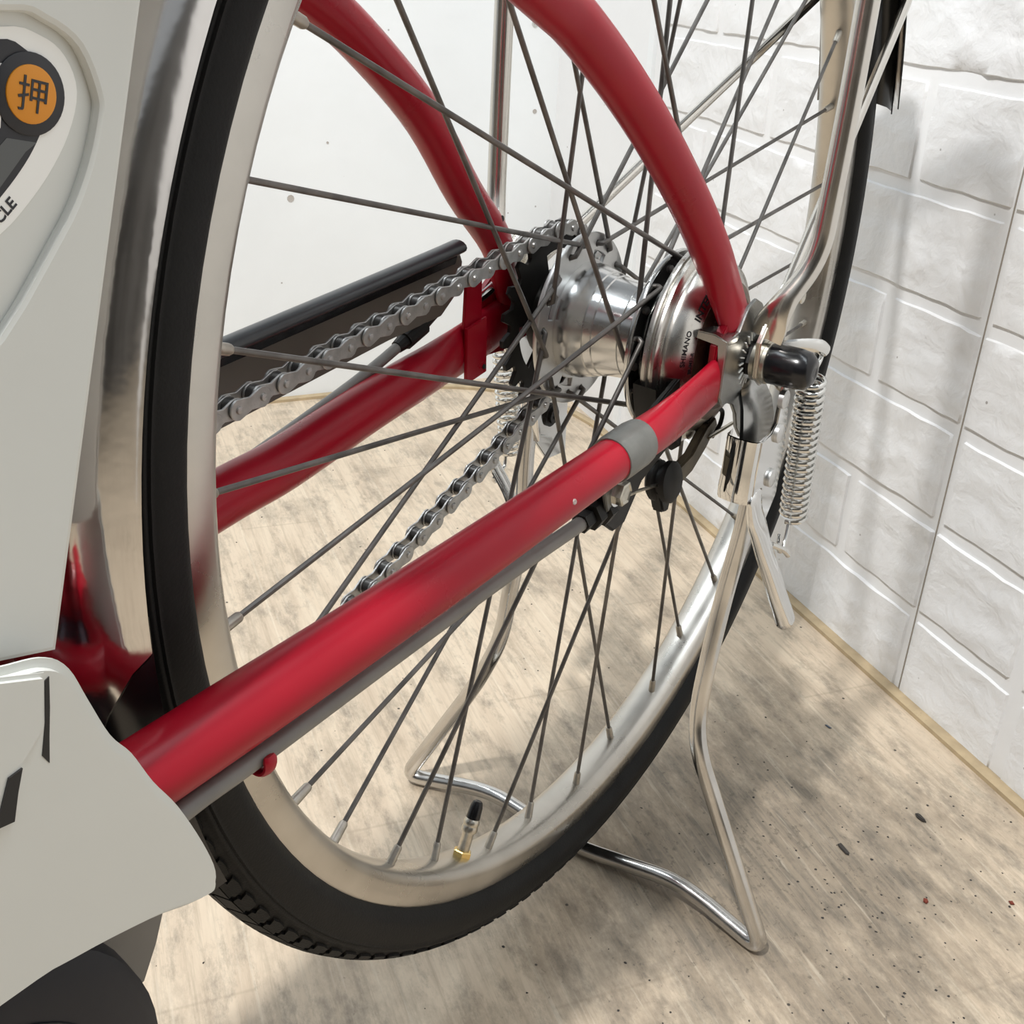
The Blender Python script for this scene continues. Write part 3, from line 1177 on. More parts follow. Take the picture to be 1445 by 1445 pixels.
# --- roller brake
b = MB()
b.lathe([(0.0345, 0.0), (0.0345, 0.0475), (0.0352, 0.0497), (0.0370, 0.0500), (0.0378, 0.0497), (0.0380, 0.0478), (0.0388, 0.0478), (0.0390, 0.0496),
         (0.0400, 0.0500), (0.0412, 0.0497), (0.0420, 0.0484), (0.0422, 0.0455), (0.0430, 0.0450), (0.0440, 0.0450), (0.0450, 0.0447), (0.0462, 0.0440),
         (0.0500, 0.0415), (0.0541, 0.0342), (0.0535, 0.0335), (0.0530, 0.0)], n=96)
brake = b.build('roller_brake', M['drum'], bike, 28, label='chrome drum roller brake with stamped lettering')
b = MB()
b.lathe([(0.0530, 0.0344), (0.0541, 0.0343), (0.0552, 0.0320), (0.0562, 0.0295), (0.0566, 0.0285), (0.0560, 0.0270), (0.0575, 0.0180), (0.0575, 0.0)], n=72)
b.build('drum_face', M['rusty'], brake, 28, label='rust-brown inner face')
b = MB()
b.lathe([(0.0285, 0.0), (0.0285, 0.036), (0.0345, 0.0455), (0.0345, 0)], n=48)
b.build('brake_core', M['oily'], brake)
# stamped lettering round the drum face
def cone(th, r_, lift):
    # face between r=.0415 (y .050) and r=.0335 (y .0545)
    y = 0.0500 + (0.0415 - r_) * (0.0045 / 0.0080)
    nrm = Vector((0.49, 0.872))
    return Vector(((r_ + nrm.x * lift) * math.cos(th), y + nrm.y * lift, (r_ + nrm.x * lift) * math.sin(th)))


def ring_text(body, size, th0, rbase, m, spacing=1.0):
    V, F = text_mesh(body, size, 0.00008, 'LEFT', 0.022)
    out = [cone(th0 + p.x * spacing / 0.037, rbase + p.y * 0.9, 0.00016 + p.z) for p in V]
    b = MB()
    b.add(out, F)
    return b.build('stamped_lettering', m, brake, 30)


ring_text('SHIMANO', 0.0036, R(2), 0.0385, M['ink'])
ring_text('INTER-M', 0.0050, R(35), 0.0362, M['ink'], 1.1)
ring_text('BR-IM31-R', 0.0024, R(-4), 0.0348, M['ink'])
# black brake shield low on the drum
b = MB()
b.lathe([(0.0330, 0.0450), (0.0330, 0.0525), (0.0455, 0.0535), (0.0490, 0.0500), (0.0480, 0.0440)], n=14, a0=R(188), a1=R(240), closed=True)
bs = b.mesh('brake_shield', M['oily'], 40)
o = link('brake_shield', bs, brake)
o.matrix_basis = Matrix.Rotation(R(0), 4, 'Y')
# brake arm running under the left chain stay
b = MB()
b.prism([(0.116, -0.030), (0.1010, -0.0570), (0.0930, -0.0630), (0.0830, -0.0625), (0.0690, -0.0465), (0.030, -0.0330), (0.0, -0.030), (-0.012, -0.02), (0.0, 0.010), (0.03, 0.000), (0.075, -0.016)],
        ((0, 0.0480, 0), (1, 0, 0), (0, 0, 1), (0, 1, 0)), 0.0030, 0.0007)
arm = b.build('brake_arm', M['oily'], brake)
# grey clamp band round the stay and its screw
def cs_at(x):
    P = [Vector(p) for p in cs]
    for a, c in zip(P, P[1:]):
        if c.x <= x <= a.x:
            t = (a.x - x) / (a.x - c.x)
            return a.lerp(c, t)


b = MB()
xs = [0.124, 0.120, 0.113, 0.106, 0.102]
b.tube([cs_at(x) for x in xs], [0.0100, 0.0104, 0.0104, 0.0104, 0.0100], 28, sq=[(1.0, 1.0), (1, 1), (1, 1), (1.02, 0.98), (1.03, 0.96)], ref=(0, 1, 0))
b.prism([(0.122, -0.018), (0.104, -0.016), (0.098, -0.040), (0.112, -0.0445)], ((0, 0.0545, 0), (1, 0, 0), (0, 0, 1), (0, 1, 0)), 0.0020, 0.0005)
b.prism([(0.118, -0.020), (0.103, -0.018), (0.098, -0.043), (0.110, -0.046)], ((0, 0.0475, 0), (1, 0, 0), (0, 0, 1), (0, 1, 0)), 0.0020, 0.0005)
clamp = b.build('stay_clamp', M['clamp'], bike, 40, label='grey zinc clamp band round the left stay')
b = MB()
b.lathe([(-0.008, 0), (-0.008, 0.003), (0, 0.003), (0, 0.0056), (0.0042, 0.0056), (0.0046, 0.0046), (0.0040, 0.0040), (0.0036, 0.0012), (0.0036, 0)], (0.1055, 0.0570, -0.0365), (0, 1, 0), 6)
b.build('clamp_screw', M['nickel'], clamp, 25)
b = MB()
b.lathe([(0, 0.002), (0, 0.0068), (0.0010, 0.0068), (0.0010, 0.002)], (0.1055, 0.0565, -0.0365), (0, 1, 0), 20)
b.build('washer', M['chrome'], clamp)

# cable: housing under the stay, adjuster, inner wire, anchor pulley, lever
hp_ = [(0.47, 0.047, -0.064), (0.40, 0.048, -0.0575), (0.345, 0.0485, -0.0515), (0.3167, 0.0495, -0.0500), (0.25, 0.0505, -0.0470), (0.18, 0.0505, -0.0460), (0.1300, 0.0505, -0.0465), (0.1235, 0.0505, -0.0467)]
b = MB()
b.tube(cat(hp_, 4), 0.0033, 14)
cable = b.build('brake_cable', M['housing'], bike, 60, label='grey brake cable housing under the left stay')
b = MB()
dd = Vector((-1, 0, 0.06)).normalized()
ao = Vector((0.1250, 0.0505, -0.0466))
b.lathe([(0, 0), (0, 0.0046), (0.006, 0.0046), (0.0062, 0.0040), (0.0072, 0.0040), (0.0074, 0.0066), (0.0125, 0.0066), (0.0130, 0.0056), (0.0145, 0.0056), (0.0150, 0.0078), (0.0200, 0.0078), (0.021, 0.004), (0.026, 0.003), (0.026, 0)], ao, dd, 6)
b.build('cable_adjuster', M['oily'], cable, 25)
b = MB()
b.tube([(0.105, 0.0505, -0.0455), (0.072, 0.0505, -0.0505), (0.044, 0.0505, -0.0565)], 0.0009, 8)
b.build('inner_wire', M['nickel'], cable)
b = MB()
b.tube([(0.005, 0.055, -0.044), (-0.012, 0.060, -0.040), (-0.020, 0.064, -0.040)], 0.0010, 8)
b.build('spring_rod', M['nickel'], brake)
b = MB()
b.lathe([(-0.005, 0), (-0.006, 0.0085), (-0.0045, 0.0102), (-0.002, 0.0102), (-0.0005, 0.0082), (0.001, 0.0082), (0.002, 0.0104), (0.005, 0.0104), (0.0065, 0.0080), (0.0065, 0)], (0.0425, 0.0500, -0.0560), (0, 1, 0.15), 24)
b.prism([(0.050, -0.060), (0.0345, -0.060), (0.0380, -0.0735), (0.0440, -0.0720)], ((0, 0.0460, 0), (1, 0, 0), (0, 0, 1), (0, 1, 0)), 0.0065, 0.001)
b.build('cable_anchor', M['oily'], cable)
b = MB()
b.prism([(0.045, -0.051), (0.036, -0.061), (0.020, -0.0580), (0.006, -0.0500), (-0.006, -0.0400), (-0.002, -0.0340), (0.008, -0.0370), (0.022, -0.0470)],
        ((0, 0.0500, 0), (1, 0, 0), (0, 0, 1), (0, 1, 0)), 0.0050, 0.0012)
lev = b.build('brake_lever_arm', M['bronze'], brake)
b = MB()
b.tube(cat([(0.006, 0.053, -0.036), (-0.002, 0.054, -0.031), (-0.009, 0.055, -0.034), (-0.008, 0.055, -0.041), (-0.002, 0.054, -0.046)], 4), 0.0012, 8)
b.build('return_spring', M['oily'], brake)
b = MB()
b.lathe([(0.040, 0), (0.040, 0.008), (0.0485, 0.008), (0.0495, 0.006), (0.0495, 0)], (0.012, 0, -0.036), (0, 1, 0), 20)
b.build('brake_cam', M['drum'], brake)
# red cable guide under the stay
b = MB()
ring = [Vector((0.3150, 0.0495 + 0.0046 * math.cos(R(a)), -0.0505 + 0.0050 * math.sin(R(a)))) for a in range(150, 401, 14)]
ring = [Vector((0.3150, 0.0450, -0.0440))] + ring
b.tube(ring, [0.0021] * (len(ring) - 1) + [0.0016], 10, sq=[(0.6, 1.25)] * len(ring), ref=(1, 0, 0))
b.build('cable_guide', M['red'], left_cs)
# chip in the paint
b = MB()
c_ = cs_at(0.164)
b.lathe([(-0.0001, 0), (0.0002, 0.0006), (0.0001, 0.0011), (-0.0004, 0.0013)], c_ + Vector((0.15, 0.955, 0.25)).normalized() * 0.0100, (0.15, 0.955, 0.25), 7)
b.build('paint_chip', mat('bare_steel_chip', (0.45, 0.36, 0.34), 0.5, 0.3), left_cs)

# shift cable on the right stay
b = MB()
b.tube(cat([(0.30, -0.062, -0.040), (0.20, -0.062, -0.0195), (0.14, -0.062, -0.0060), (0.106, -0.0615, 0.0045)], 4), 0.0026, 12)
sh = b.build('shift_cable', M['housing'], bike)
b = MB()
b.lathe([(0, 0), (0, 0.0030), (0.004, 0.0036), (0.006, 0.0036), (0.006, 0.0046), (0.020, 0.0046), (0.0205, 0.003), (0.030, 0.002), (0.030, 0)], (0.110, -0.0615, 0.0035), (-0.95, 0, 0.30), 12)
b.build('cable_adjuster', M['oily'], sh, 25)
b = MB()
b.tube([(0.045, -0.062, 0.0125), (0.033, -0.060, 0.0180)], 0.0032, 10)
b.build('shift_pushrod', M['chrome'], sh)

# --- left axle end: dropout, serrated washer, nut, washers, black cap
b = MB()
b.prism([(0.034, 0.013), (0.034, -0.016), (0.010, -0.019), (-0.014, -0.016), (-0.018, 0.008), (-0.006, 0.024), (0.012, 0.030), (0.024, 0.024)], ((0, 0.0610, 0), (1, 0, 0), (0, 0, 1), (0, 1, 0)), 0.0040, 0.0008)
b.build('dropout', M['red'], bike)
b = MB()
b.lathe([(0.0, 0), (0.0, 0.0082), (0.0070, 0.0082), (0.0072, 0)], (0, 0.0655, 0), (0, 1, 0), 6)
b.build('lock_nut', M['oily'], bike, 25)
b = MB()
b.lathe([(0, 0.003), (0, 0.0100), (0.0022, 0.0102), (0.0026, 0.0095), (0.0028, 0.003)], (0, 0.0720, 0), (0, 1, 0), 36)
b.lathe([(0, 0.003), (0, 0.0106), (0.0018, 0.0106), (0.0022, 0.0100), (0.0022, 0.003)], (0, 0.0775, 0), (0, 1, 0), 36)
b.build('washer', M['nickel'], bike)
b = MB()
b.lathe([(0, 0), (0, 0.0096), (0.001, 0.0100), (0.0140, 0.0098), (0.0185, 0.0090), (0.0215, 0.0066), (0.0222, 0.0030), (0.0218, 0.0022), (0.0218, 0)], (0, 0.0795, 0), (0, 1, 0), 40)
capo = b.build('axle_cap', M['black'], bike, 50, label='glossy black plastic axle cap')

# --- kickstand
def stand_side(sg):
    def P(x, y, z):
        return (x, sg * y, z)
    return P


leg_l = [(-0.0290, 0.0710, -0.060), (-0.0250, 0.0702, -0.100), (-0.0200, 0.0670, -0.143), (-0.0100, 0.0668, -0.186), (-0.0045, 0.0680, -0.214), (0.0000, 0.0740, -0.236), (0.0010, 0.0900, -0.2700), (0.0068, 0.1330, -0.3500)]
up = cat(leg_l, 6)
# the foot bar is bowed clear of the floor on both sides of its middle
foot = cat([(0.0060, 0.1330, -0.3500), (-0.0020, 0.1000, -0.3465), (-0.0060, 0.0680, -0.3430), (-0.0060, 0.0350, -0.3470), (-0.0040, 0.0, -0.3495), (-0.0060, -0.0350, -0.3470), (-0.0060, -0.0680, -0.3430), (-0.0020, -0.1000, -0.3465), (0.0060, -0.1330, -0.3500)], 5)
path = fillet([up[-7], up[-1], foot[6]], 0.013, 9)
path = up[:-7] + path + foot[7:-7] + [Vector((q.x, -q.y, q.z)) for q in path[::-1]] + [Vector((q.x, -q.y, q.z)) for q in up[:-7][::-1]]
b = MB()
b.tube(path, 0.0051, 16)
stand = b.build('kickstand', M['stand'], bike, 60, label='bent chrome tube kickstand with its foot bar on the floor')
b = MB()
b.lathe([(-0.0002, 0), (0.0004, 0.0), (0.0004, 0.0017), (-0.001, 0.0018)], (-0.0215, 0.0712, -0.103), (1, 0.05, 0), 10)
b.build('drain_hole', M['bar'], stand)

for sg in (1,):
    def fr(y):
        return ((0, sg * y, 0), (1, 0, 0), (0, 0, 1), (0, sg, 0))
    # chrome bracket plate bolted under the axle nut, with a tab over the stay end
    b = MB()
    b.prism([(0.0335, 0.0150), (0.0335, -0.0110), (0.0290, -0.0165), (0.0210, -0.0172), (0.0150, -0.0200), (0.0090, -0.0265), (0.0050, -0.0350), (-0.0020, -0.0420),
             (-0.0200, -0.0450), (-0.0260, -0.0300), (-0.0200, -0.0100), (-0.0140, 0.0150), (-0.0060, 0.0260), (0.0030, 0.0300), (0.0120, 0.0275), (0.0200, 0.0180)], fr(0.0670), 0.0022, 0.0006)
    # folded front flange and the wing over the chain stay
    b.prism([(0.0648, 0.0152), (0.0695, 0.0152), (0.0695, -0.0110), (0.0680, -0.0110)], ((0.0325, 0, 0), (0, sg, 0), (0, 0, 1), (1, 0, 0)), 0.0016, 0.0004)
    b.prism([(0.0540, 0.0150), (0.0690, 0.0130), (0.0698, 0.0162), (0.0630, 0.0185), (0.0545, 0.0186)], ((0.0210, 0, 0), (0, sg, 0), (0, 0, 1), (1, 0, 0)), 0.0130, 0.0005)
    # dished tongue that swells outwards below the axle
    vs, fs = [], []
    rows = [(-0.010, 0.0700, 0.004, -0.014), (-0.016, 0.0735, 0.009, -0.015), (-0.022, 0.0770, 0.0125, -0.016), (-0.030, 0.0790, 0.0145, -0.017), (-0.040, 0.0800, 0.0150, -0.018), (-0.052, 0.0800, 0.0150, -0.018)]
    for z, y, xa, xb in rows:
        for k in range(7):
            t = k / 6
            x = xa + (xb - xa) * t
            yy = y - 0.003 * (max(0, 0.3 - t) / 0.3) ** 2
            vs.append((x, sg * yy, z))
    nr = len(rows)
    for i in range(nr - 1):
        for k in range(6):
            fs.append((i * 7 + k, i * 7 + k + 1, (i + 1) * 7 + k + 1, (i + 1) * 7 + k))
    off = len(vs)
    vs += [(x, y - sg * 0.0018, z) for x, y, z in vs]
    fs += [tuple(off + q for q in f[::-1]) for f in fs]
    b.add(vs, fs)
    br = b.build('stand_bracket', M['bracket'], stand, 35, label='grey zinc stand bracket under the axle nut')
    # serrations stamped round the axle hole, painted white for the light they catch
    b = MB()
    for k in range(11):
        a = R(150 + 17 * k) if sg > 0 else R(17 * k)
        a = R(75 - 15 * k)
        p1 = Vector((0.0122 * math.cos(a), sg * 0.0693, 0.0122 * math.sin(a)))
        b.box(p1 + Vector((0.004 * math.cos(a), 0, 0.004 * math.sin(a))) * 0, (0.0046, 0.0007, 0.00055), Matrix.Rotation(-a, 3, 'Y'))
    if sg > 0:
        b.build('serration', M['sticker'], stand)
    # side plates of the lock, folded front, and the foot lever
    b = MB()
    b.prism([(0.0195, -0.0330), (0.0215, -0.0620), (0.0150, -0.0800), (-0.0040, -0.0830), (-0.0140, -0.0720), (-0.0150, -0.0450), (-0.0100, -0.0200), (-0.0060, -0.0120), (0.0000, -0.0100), (0.0020, -0.0280), (0.0080, -0.0320)], fr(0.0860), 0.0022, 0.0006)
    lock = b.build('lock_plate', M['chrome'], stand)
    for x, z, y in ((-0.0005, -0.0165, 0.0882), (-0.0010, -0.0345, 0.0882), (0.0000, -0.0580, 0.0882)):
        r_ = MB()
        r_.lathe([(-0.001, 0), (-0.001, 0.0048), (0.0014, 0.0048), (0.0020, 0.0040), (0.0022, 0)], (x, sg * y, z), (0, sg, 0), 20)
        r_.build('rivet', M['flange'], stand)
    # folded front sheet (dark reflecting channel)
    b = MB()
    sec = []
    prof = [(0.0695, 0.0120), (0.0700, 0.0190), (0.0718, 0.0218), (0.0775, 0.0232), (0.0840, 0.0232), (0.0868, 0.0218), (0.0879, 0.0185), (0.0880, 0.0120)]
    vs, fs = [], []
    zz = [(-0.0330, 0.0), (-0.0340, 0.0), (-0.0500, 0.0010), (-0.0600, 0.0025), (-0.0650, 0.0020)]
    for z, dx in zz:
        for y, x in prof:
            vs.append((x + dx, sg * (y - (0.0 if y > 0.08 else 0.0)), z))
    m_ = len(prof)
    for i in range(len(zz) - 1):
        for k in range(m_ - 1):
            fs.append((i * m_ + k, i * m_ + k + 1, (i + 1) * m_ + k + 1, (i + 1) * m_ + k))
    off = len(vs)
    vs += [(x - 0.0014, y, z) for x, y, z in vs]
    fs += [tuple(off + q for q in f[::-1]) for f in fs]
    b.add(vs, fs)
    b.build('lock_channel', M['chrome'], stand, 50)
    # foot lever
    lp_ = [(0.0170, 0.0872, -0.0600), (0.0130, 0.0880, -0.0740), (0.0070, 0.0890, -0.0840), (-0.0020, 0.0900, -0.0980), (-0.0108, 0.0920, -0.1125), (-0.0200, 0.0950, -0.1300), (-0.0270, 0.0985, -0.1450), (-0.0315, 0.1005, -0.1550)]
    pcs = cat([(x, sg * y, z) for x, y, z in lp_], 5)
    n_ = len(pcs)
    rs, sq = [], []
    for i in range(n_):
        t = i / (n_ - 1)
        rs.append({0: 0.0036, n_ - 1: 0.0028, n_ - 2: 0.0050}.get(i, 0.0060))
        sq.append((1.25 - 0.2 * t, 0.40 + 0.50 * t))
    b = MB()
    b.tube(pcs, rs, 14, sq=sq, ref=(0, 1, 0))
    b.build('foot_lever', M['chrome'], stand, 60, label='chrome foot lever that unlocks the stand')
    # return spring with hooks
    a_, c_ = Vector((-0.0330, sg * 0.0905, -0.0130)), Vector((-0.0420, sg * 0.0905, -0.0960))
    b = MB()
    b.tube(helix(a_, c_, 0.0066, 21, 14), 0.00125, 6)
    b.tube(cat([a_ + Vector((0, 0, 0.000)) + Vector((0.006, 0, 0)), a_ + Vector((0.002, sg * 0.002, 0.006)), a_ + Vector((-0.006, sg * 0.001, 0.010)), a_ + Vector((-0.006, -sg * 0.003, 0.012))], 4), 0.00115, 6)
    e_ = c_ + Vector((0.0060, 0, 0))
    b.tube(cat([e_, e_ + Vector((0.004, sg * 0.001, -0.008)), e_ + Vector((0.010, sg * 0.002, -0.0135)), e_ + Vector((0.014, sg * 0.001, -0.010)), e_ + Vector((0.012, 0, -0.003))], 4), 0.0011, 6)
    b.build('return_spring', M['spring'], stand, 60, label='bright coil spring of the stand')
    b = MB()
    b.tube(cat([(-0.0120, sg * 0.0910, -0.1000), (-0.0200, sg * 0.0950, -0.1050), (-0.0290, sg * 0.0955, -0.1120)], 4), 0.0016, 8)
    b.build('spring_pin', M['spring'], stand)
    # spring anchor ear
    b = MB()
    b.tube(cat([(-0.018, sg * 0.0740, 0.002), (-0.028, sg * 0.0840, 0.0030), (-0.036, sg * 0.0910, 0.0020), (-0.040, sg * 0.0930, -0.0010)], 4), 0.0026, 10, sq=[(1.3, 0.8)] * 13, ref=(0, 1, 0))
    b.build('spring_ear', M['spring'], stand)

b = MB()
b.prism([(0.012, 0.012), (0.016, -0.010), (-0.010, -0.050), (-0.024, -0.070), (-0.028, -0.088), (-0.046, -0.108), (-0.068, -0.110), (-0.066, -0.060), (-0.030, -0.010), (-0.012, 0.016)], ((0, -0.0700, 0), (1, 0, 0), (0, 0, 1), (0, 1, 0)), 0.0024, 0.0006)
b.prism([(-0.0215, -0.0690), (-0.0250, -0.0700), (-0.0290, -0.0860), (-0.0430, -0.0910), (-0.0430, -0.0950), (-0.0265, -0.0890)], ((0, -0.0676, 0), (1, 0, 0), (0, 0, 1), (0, 1, 0)), 0.0050, 0.0006)
b.build('stand_bracket', M['chrome'], stand, 35)
b = MB()
b.lathe([(-0.001, 0), (-0.001, 0.0072), (0.001, 0.0072), (0.001, 0.0048), (0.0030, 0.0048), (0.0030, 0.0022), (0.0018, 0.0016), (0.0018, 0)], (-0.0460, -0.0672, -0.0785), (0, 1, 0), 20)
b.build('bracket_bolt', M['oily'], stand)
a_, c_ = Vector((-0.0240, -0.0905, -0.020)), Vector((-0.0400, -0.0905, -0.1060))
b = MB()
b.tube(helix(a_, c_, 0.0066, 21, 14), 0.00125, 6)
e_ = c_ + Vector((0.006, 0, 0))
b.tube(cat([e_, e_ + Vector((0.002, 0.001, -0.008)), e_ + Vector((0.010, 0.001, -0.010)), e_ + Vector((0.012, 0.0, -0.014)), e_ + Vector((0.008, -0.001, -0.017))], 4), 0.0012, 6)
b.build('return_spring', M['spring'], stand, 60)
b = MB()
b.tube(cat([(-0.0180, -0.0700, -0.138), (-0.0210, -0.0790, -0.124), (-0.0195, -0.0870, -0.111), (-0.0175, -0.0885, -0.106)], 4), 0.0040, 10, sq=[(1.4, 0.45)] * 13, ref=(0, 1, 0.4))
b.build('spring_tab', M['chrome'], stand, 60)

# --- rear rack: stay tubes flattened on the axle and a tubular platform above
half = [(-0.0165, 0.0920, 0.430), (-0.0150, 0.0920, 0.30), (-0.0135, 0.0920, 0.120), (-0.0115, 0.0905, 0.050), (0.0025, 0.0800, 0.0270), (0.0035, 0.0760, 0.0130)]
full_ = [(q[0], -q[1], q[2]) for q in half[::-1]] + half
pth = fillet(full_, [0, 0.010, 0.028, 0.05, 0.05, 0.036, 0.036, 0.05, 0.05, 0.028, 0.010, 0], 8)
rs, sq = [], []
for q in pth:
    t = max(0, min(1, (0.034 - q.z) / 0.018))
    rs.append(0.0052)
    sq.append((1 + 0.75 * t, 1 - 0.62 * t))
b = MB()
b.tube(pth, rs, 16, sq=sq, ref=(1, 0.01, 0.05))
rs_ = b.build('rack_stay', M['stay_chrome'], bike, 60, label='chrome tube hoop rising from both ends of the axle')
for sg in (1, -1):
    b = MB()
    b.prism([(0.0120, 0.0120), (0.0110, -0.0060), (0.0030, -0.0115), (-0.0070, -0.0100), (-0.0120, 0.0000), (-0.0210, 0.0150), (-0.0280, 0.0210), (-0.0260, 0.0330), (-0.012, 0.0360), (0.0010, 0.0250)],
            ((0, sg * 0.0748, 0), (1, 0, 0), (0, 0, 1), (0, sg, 0)), 0.0026, 0.0008)
    b.build('stay_end', M['stay_chrome'], rs_)
    b = MB()
    b.lathe([(-0.002, 0), (-0.002, 0.0034), (0.0030, 0.0034), (0.0036, 0.0028), (0.0036, 0)], (-0.0265, sg * 0.0780, 0.0270), (0, sg, 0), 12)
    b.build('stay_bolt', M['nickel'], rs_)
# --- mudguard: polished steel ring sector from low at the front, over the top, to behind
mg = MB()
prof = [(-0.0290, 0.3340), (-0.0285, 0.3352), (-0.0270, 0.3400), (-0.0210, 0.3465), (-0.012, 0.3505), (0.0, 0.3520), (0.012, 0.3505), (0.0210, 0.3465), (0.0270, 0.3400), (0.0285, 0.3352), (0.0290, 0.3340),
        (0.0280, 0.3342), (0.0262, 0.3396), (0.0205, 0.3456), (0.012, 0.3496), (0.0, 0.3511), (-0.012, 0.3496), (-0.0205, 0.3456), (-0.0262, 0.3396), (-0.0280, 0.3342)]


def ring_part(prof, a0, a1, n, vee=0.0):
    vs, fs = [], []
    m = len(prof)
    for k in range(n + 1):
        a = R(a0 + (a1 - a0) * k / n)
        for y, r_ in prof:
            # ends may be cut as a V: lower in the middle than at the rims
            e = R(vee * (1 - min(1, abs(y) / 0.029))) * max(0, 1 - k / n * 3)
            vs.append((r_ * math.cos(a - e), y, r_ * math.sin(a - e)))
    for k in range(n):
        for i in range(m):
            j = (i + 1) % m
            fs.append((k * m + i, k * m + j, (k + 1) * m + j, (k + 1) * m + i))
    fs.append(tuple(range(m)))
    fs.append(tuple(n * m + i for i in range(m))[::-1])
    return vs, fs


vs, fs = ring_part(prof, -2.0, 165.0, 90, 11.0)
mg.add(vs, fs)
fender = mg.build('mudguard', M['fender'], bike, 50, label='polished steel mudguard')
mf = MB()
pf = [(y * 0.985, r_ - 0.0007) for i, (y, r_) in enumerate(prof)]
vs, fs = ring_part(pf, -20.0, 0.0, 12)
mf.add(vs, fs)
mf.build('mud_flap', M['black'], fender, 50, label='black rubber end of the mudguard')
mf = MB()
pf2 = [(y * 0.9, r_ - 0.004) for i, (y, r_) in enumerate(prof)]
vs, fs = ring_part(pf2, 150.0, 165.4, 10)
mf.add(vs, fs)
mf.build('rear_liner', M['black'], fender, 50)
for sg in (1, -1):
    b = MB()
    b.tube([(0.001, sg * 0.0735, 0.004), (-0.290, sg * 0.0300, 0.152)], 0.0031, 12)
    b.tube(cat([(-0.290, sg * 0.0300, 0.152), (-0.297, sg * 0.0285, 0.156), (-0.302, sg * 0.027, 0.158)], 3), [0.0031] * 6 + [0.0022], 12)
    b.build('mudguard_stay', M['stay_chrome'], bike, 60)

# --- battery between wheel and seat tube
ax = Vector((-0.286, 0, 0.958)).normalized()      # up along the seat tube
fx = Vector((0.958, 0, 0.286)).normalized()       # forwards
B0 = Vector((0.3766, 0, 0.0185))                  # lower rear corner, centre plane


def batt_block(x0, x1, z0, z1, hw, rad, bev):
    q = []
    for cx, cy, a in ((x1 - rad, hw - rad, 0), (x0 + rad, hw - rad, 90), (x0 + rad, -hw + rad, 180), (x1 - rad, -hw + rad, 270)):
        for k in range(7):
            an = R(a + 15 * k)
            q.append((cx + rad * math.cos(an), cy + rad * math.sin(an)))
    b = MB()
    b.prism(q, (B0 + ax * z0, fx, (0, 1, 0), ax), z1 - z0, bev, 3)
    return b


batt = batt_block(0.0, 0.085, 0.0, 0.34, 0.0490, 0.006, 0.003).build('battery', M['white'], bike, 40, label='off-white battery case beside the seat tube')
# raised pad with a rounded edge that carries the sticker
SY = 0.0490


def pad(pts, y0, th, bev, m, name, parent, seg=2):
    b = MB()
    b.prism(pts, ((0, y0, 0), (1, 0, 0), (0, 0, 1), (0, 1, 0)), th, bev, seg)
    return b.build(name, m, parent, 40)


def sm_closed(pts, sub=4):
    P = [Vector((a, b, 0)) for a, b in pts]
    n = len(P)
    out = []
    for i in range(n):
        p0, p1, p2, p3 = P[i - 1], P[i], P[(i + 1) % n], P[(i + 2) % n]
        for k in range(sub):
            t = k / sub
            q = 0.5 * ((2 * p1) + (-p0 + p2) * t + (2 * p0 - 5 * p1 + 4 * p2 - p3) * t * t + (-p0 + 3 * p1 - 3 * p2 + p3) * t ** 3)
            out.append((q.x, q.y))
    return out


padp = sm_closed([(0.3684, 0.1583), (0.3595, 0.1564), (0.3522, 0.1511), (0.3487, 0.1416), (0.3494, 0.1361), (0.3541, 0.1252), (0.3627, 0.1134), (0.385, 0.092), (0.41, 0.092), (0.42, 0.12), (0.40, 0.155)])
corner_ = [(0.0030, 0.0035), (0.082, 0.0035), (0.082, 0.336), (0.0030, 0.336)]
skin = [((B0 + fx * a + ax * c).x, (B0 + fx * a + ax * c).z) for a, c in corner_]
V, F = plate_mesh([skin, padp], 0.0036, 0.0014)
b = MB()
b.add(frame_map(V, (0, SY + 0.0008, 0), (1, 0, 0), (0, 0, 1), (0, 1, 0)), F)
b.build('side_panel', M['white'], batt, 40)
stick = sm_closed([(0.369, 0.1543), (0.3601, 0.1526), (0.355, 0.1486), (0.3531, 0.1419), (0.3563, 0.1339), (0.3625, 0.1262), (0.3701, 0.1196), (0.3754, 0.1162), (0.39, 0.108), (0.405, 0.112), (0.408, 0.13), (0.395, 0.15)])
Y1 = SY + 0.00002
pad(stick, Y1, 0.00018, 0, M['sticker'], 'sticker', batt)
inner = sm_closed([(0.3700, 0.1522), (0.3635, 0.1500), (0.3595, 0.1458), (0.3600, 0.1395), (0.3640, 0.1330), (0.3685, 0.1280), (0.3750, 0.1225), (0.385, 0.115), (0.40, 0.117), (0.402, 0.13), (0.39, 0.148)])
pad(inner, Y1 + 0.00018, 0.00010, 0, M['ink'], 'sticker_band', batt)
pad([(0.3640, 0.1330), (0.3668, 0.1315), (0.3745, 0.1245), (0.380, 0.1195), (0.385, 0.124), (0.3775, 0.1290), (0.3705, 0.1345)], Y1 + 0.00030, 0.00008, 0, M['greyink'], 'sticker_band', batt)
pad([(0.3690, 0.1480), (0.3735, 0.1480), (0.385, 0.143), (0.388, 0.130), (0.377, 0.1315), (0.3715, 0.1365)], Y1 + 0.00031, 0.00008, 0, M['sticker'], 'sticker_band', batt)
b = MB()
C0 = Vector((0.3642, Y1, 0.1421))
b.lathe([(-0.001, 0), (-0.001, 0.0078), (0.0006, 0.0078), (0.0008, 0.0075), (0.0008, 0)], C0, (0, 1, 0), 40)
btn = b.build('push_button', M['ink'], batt)
b = MB()
b.lathe([(0, 0), (0, 0.0056), (0.0011, 0.0055), (0.0013, 0.0050), (0.0013, 0)], C0, (0, 1, 0), 40)
b.build('button_face', M['orange'], batt)
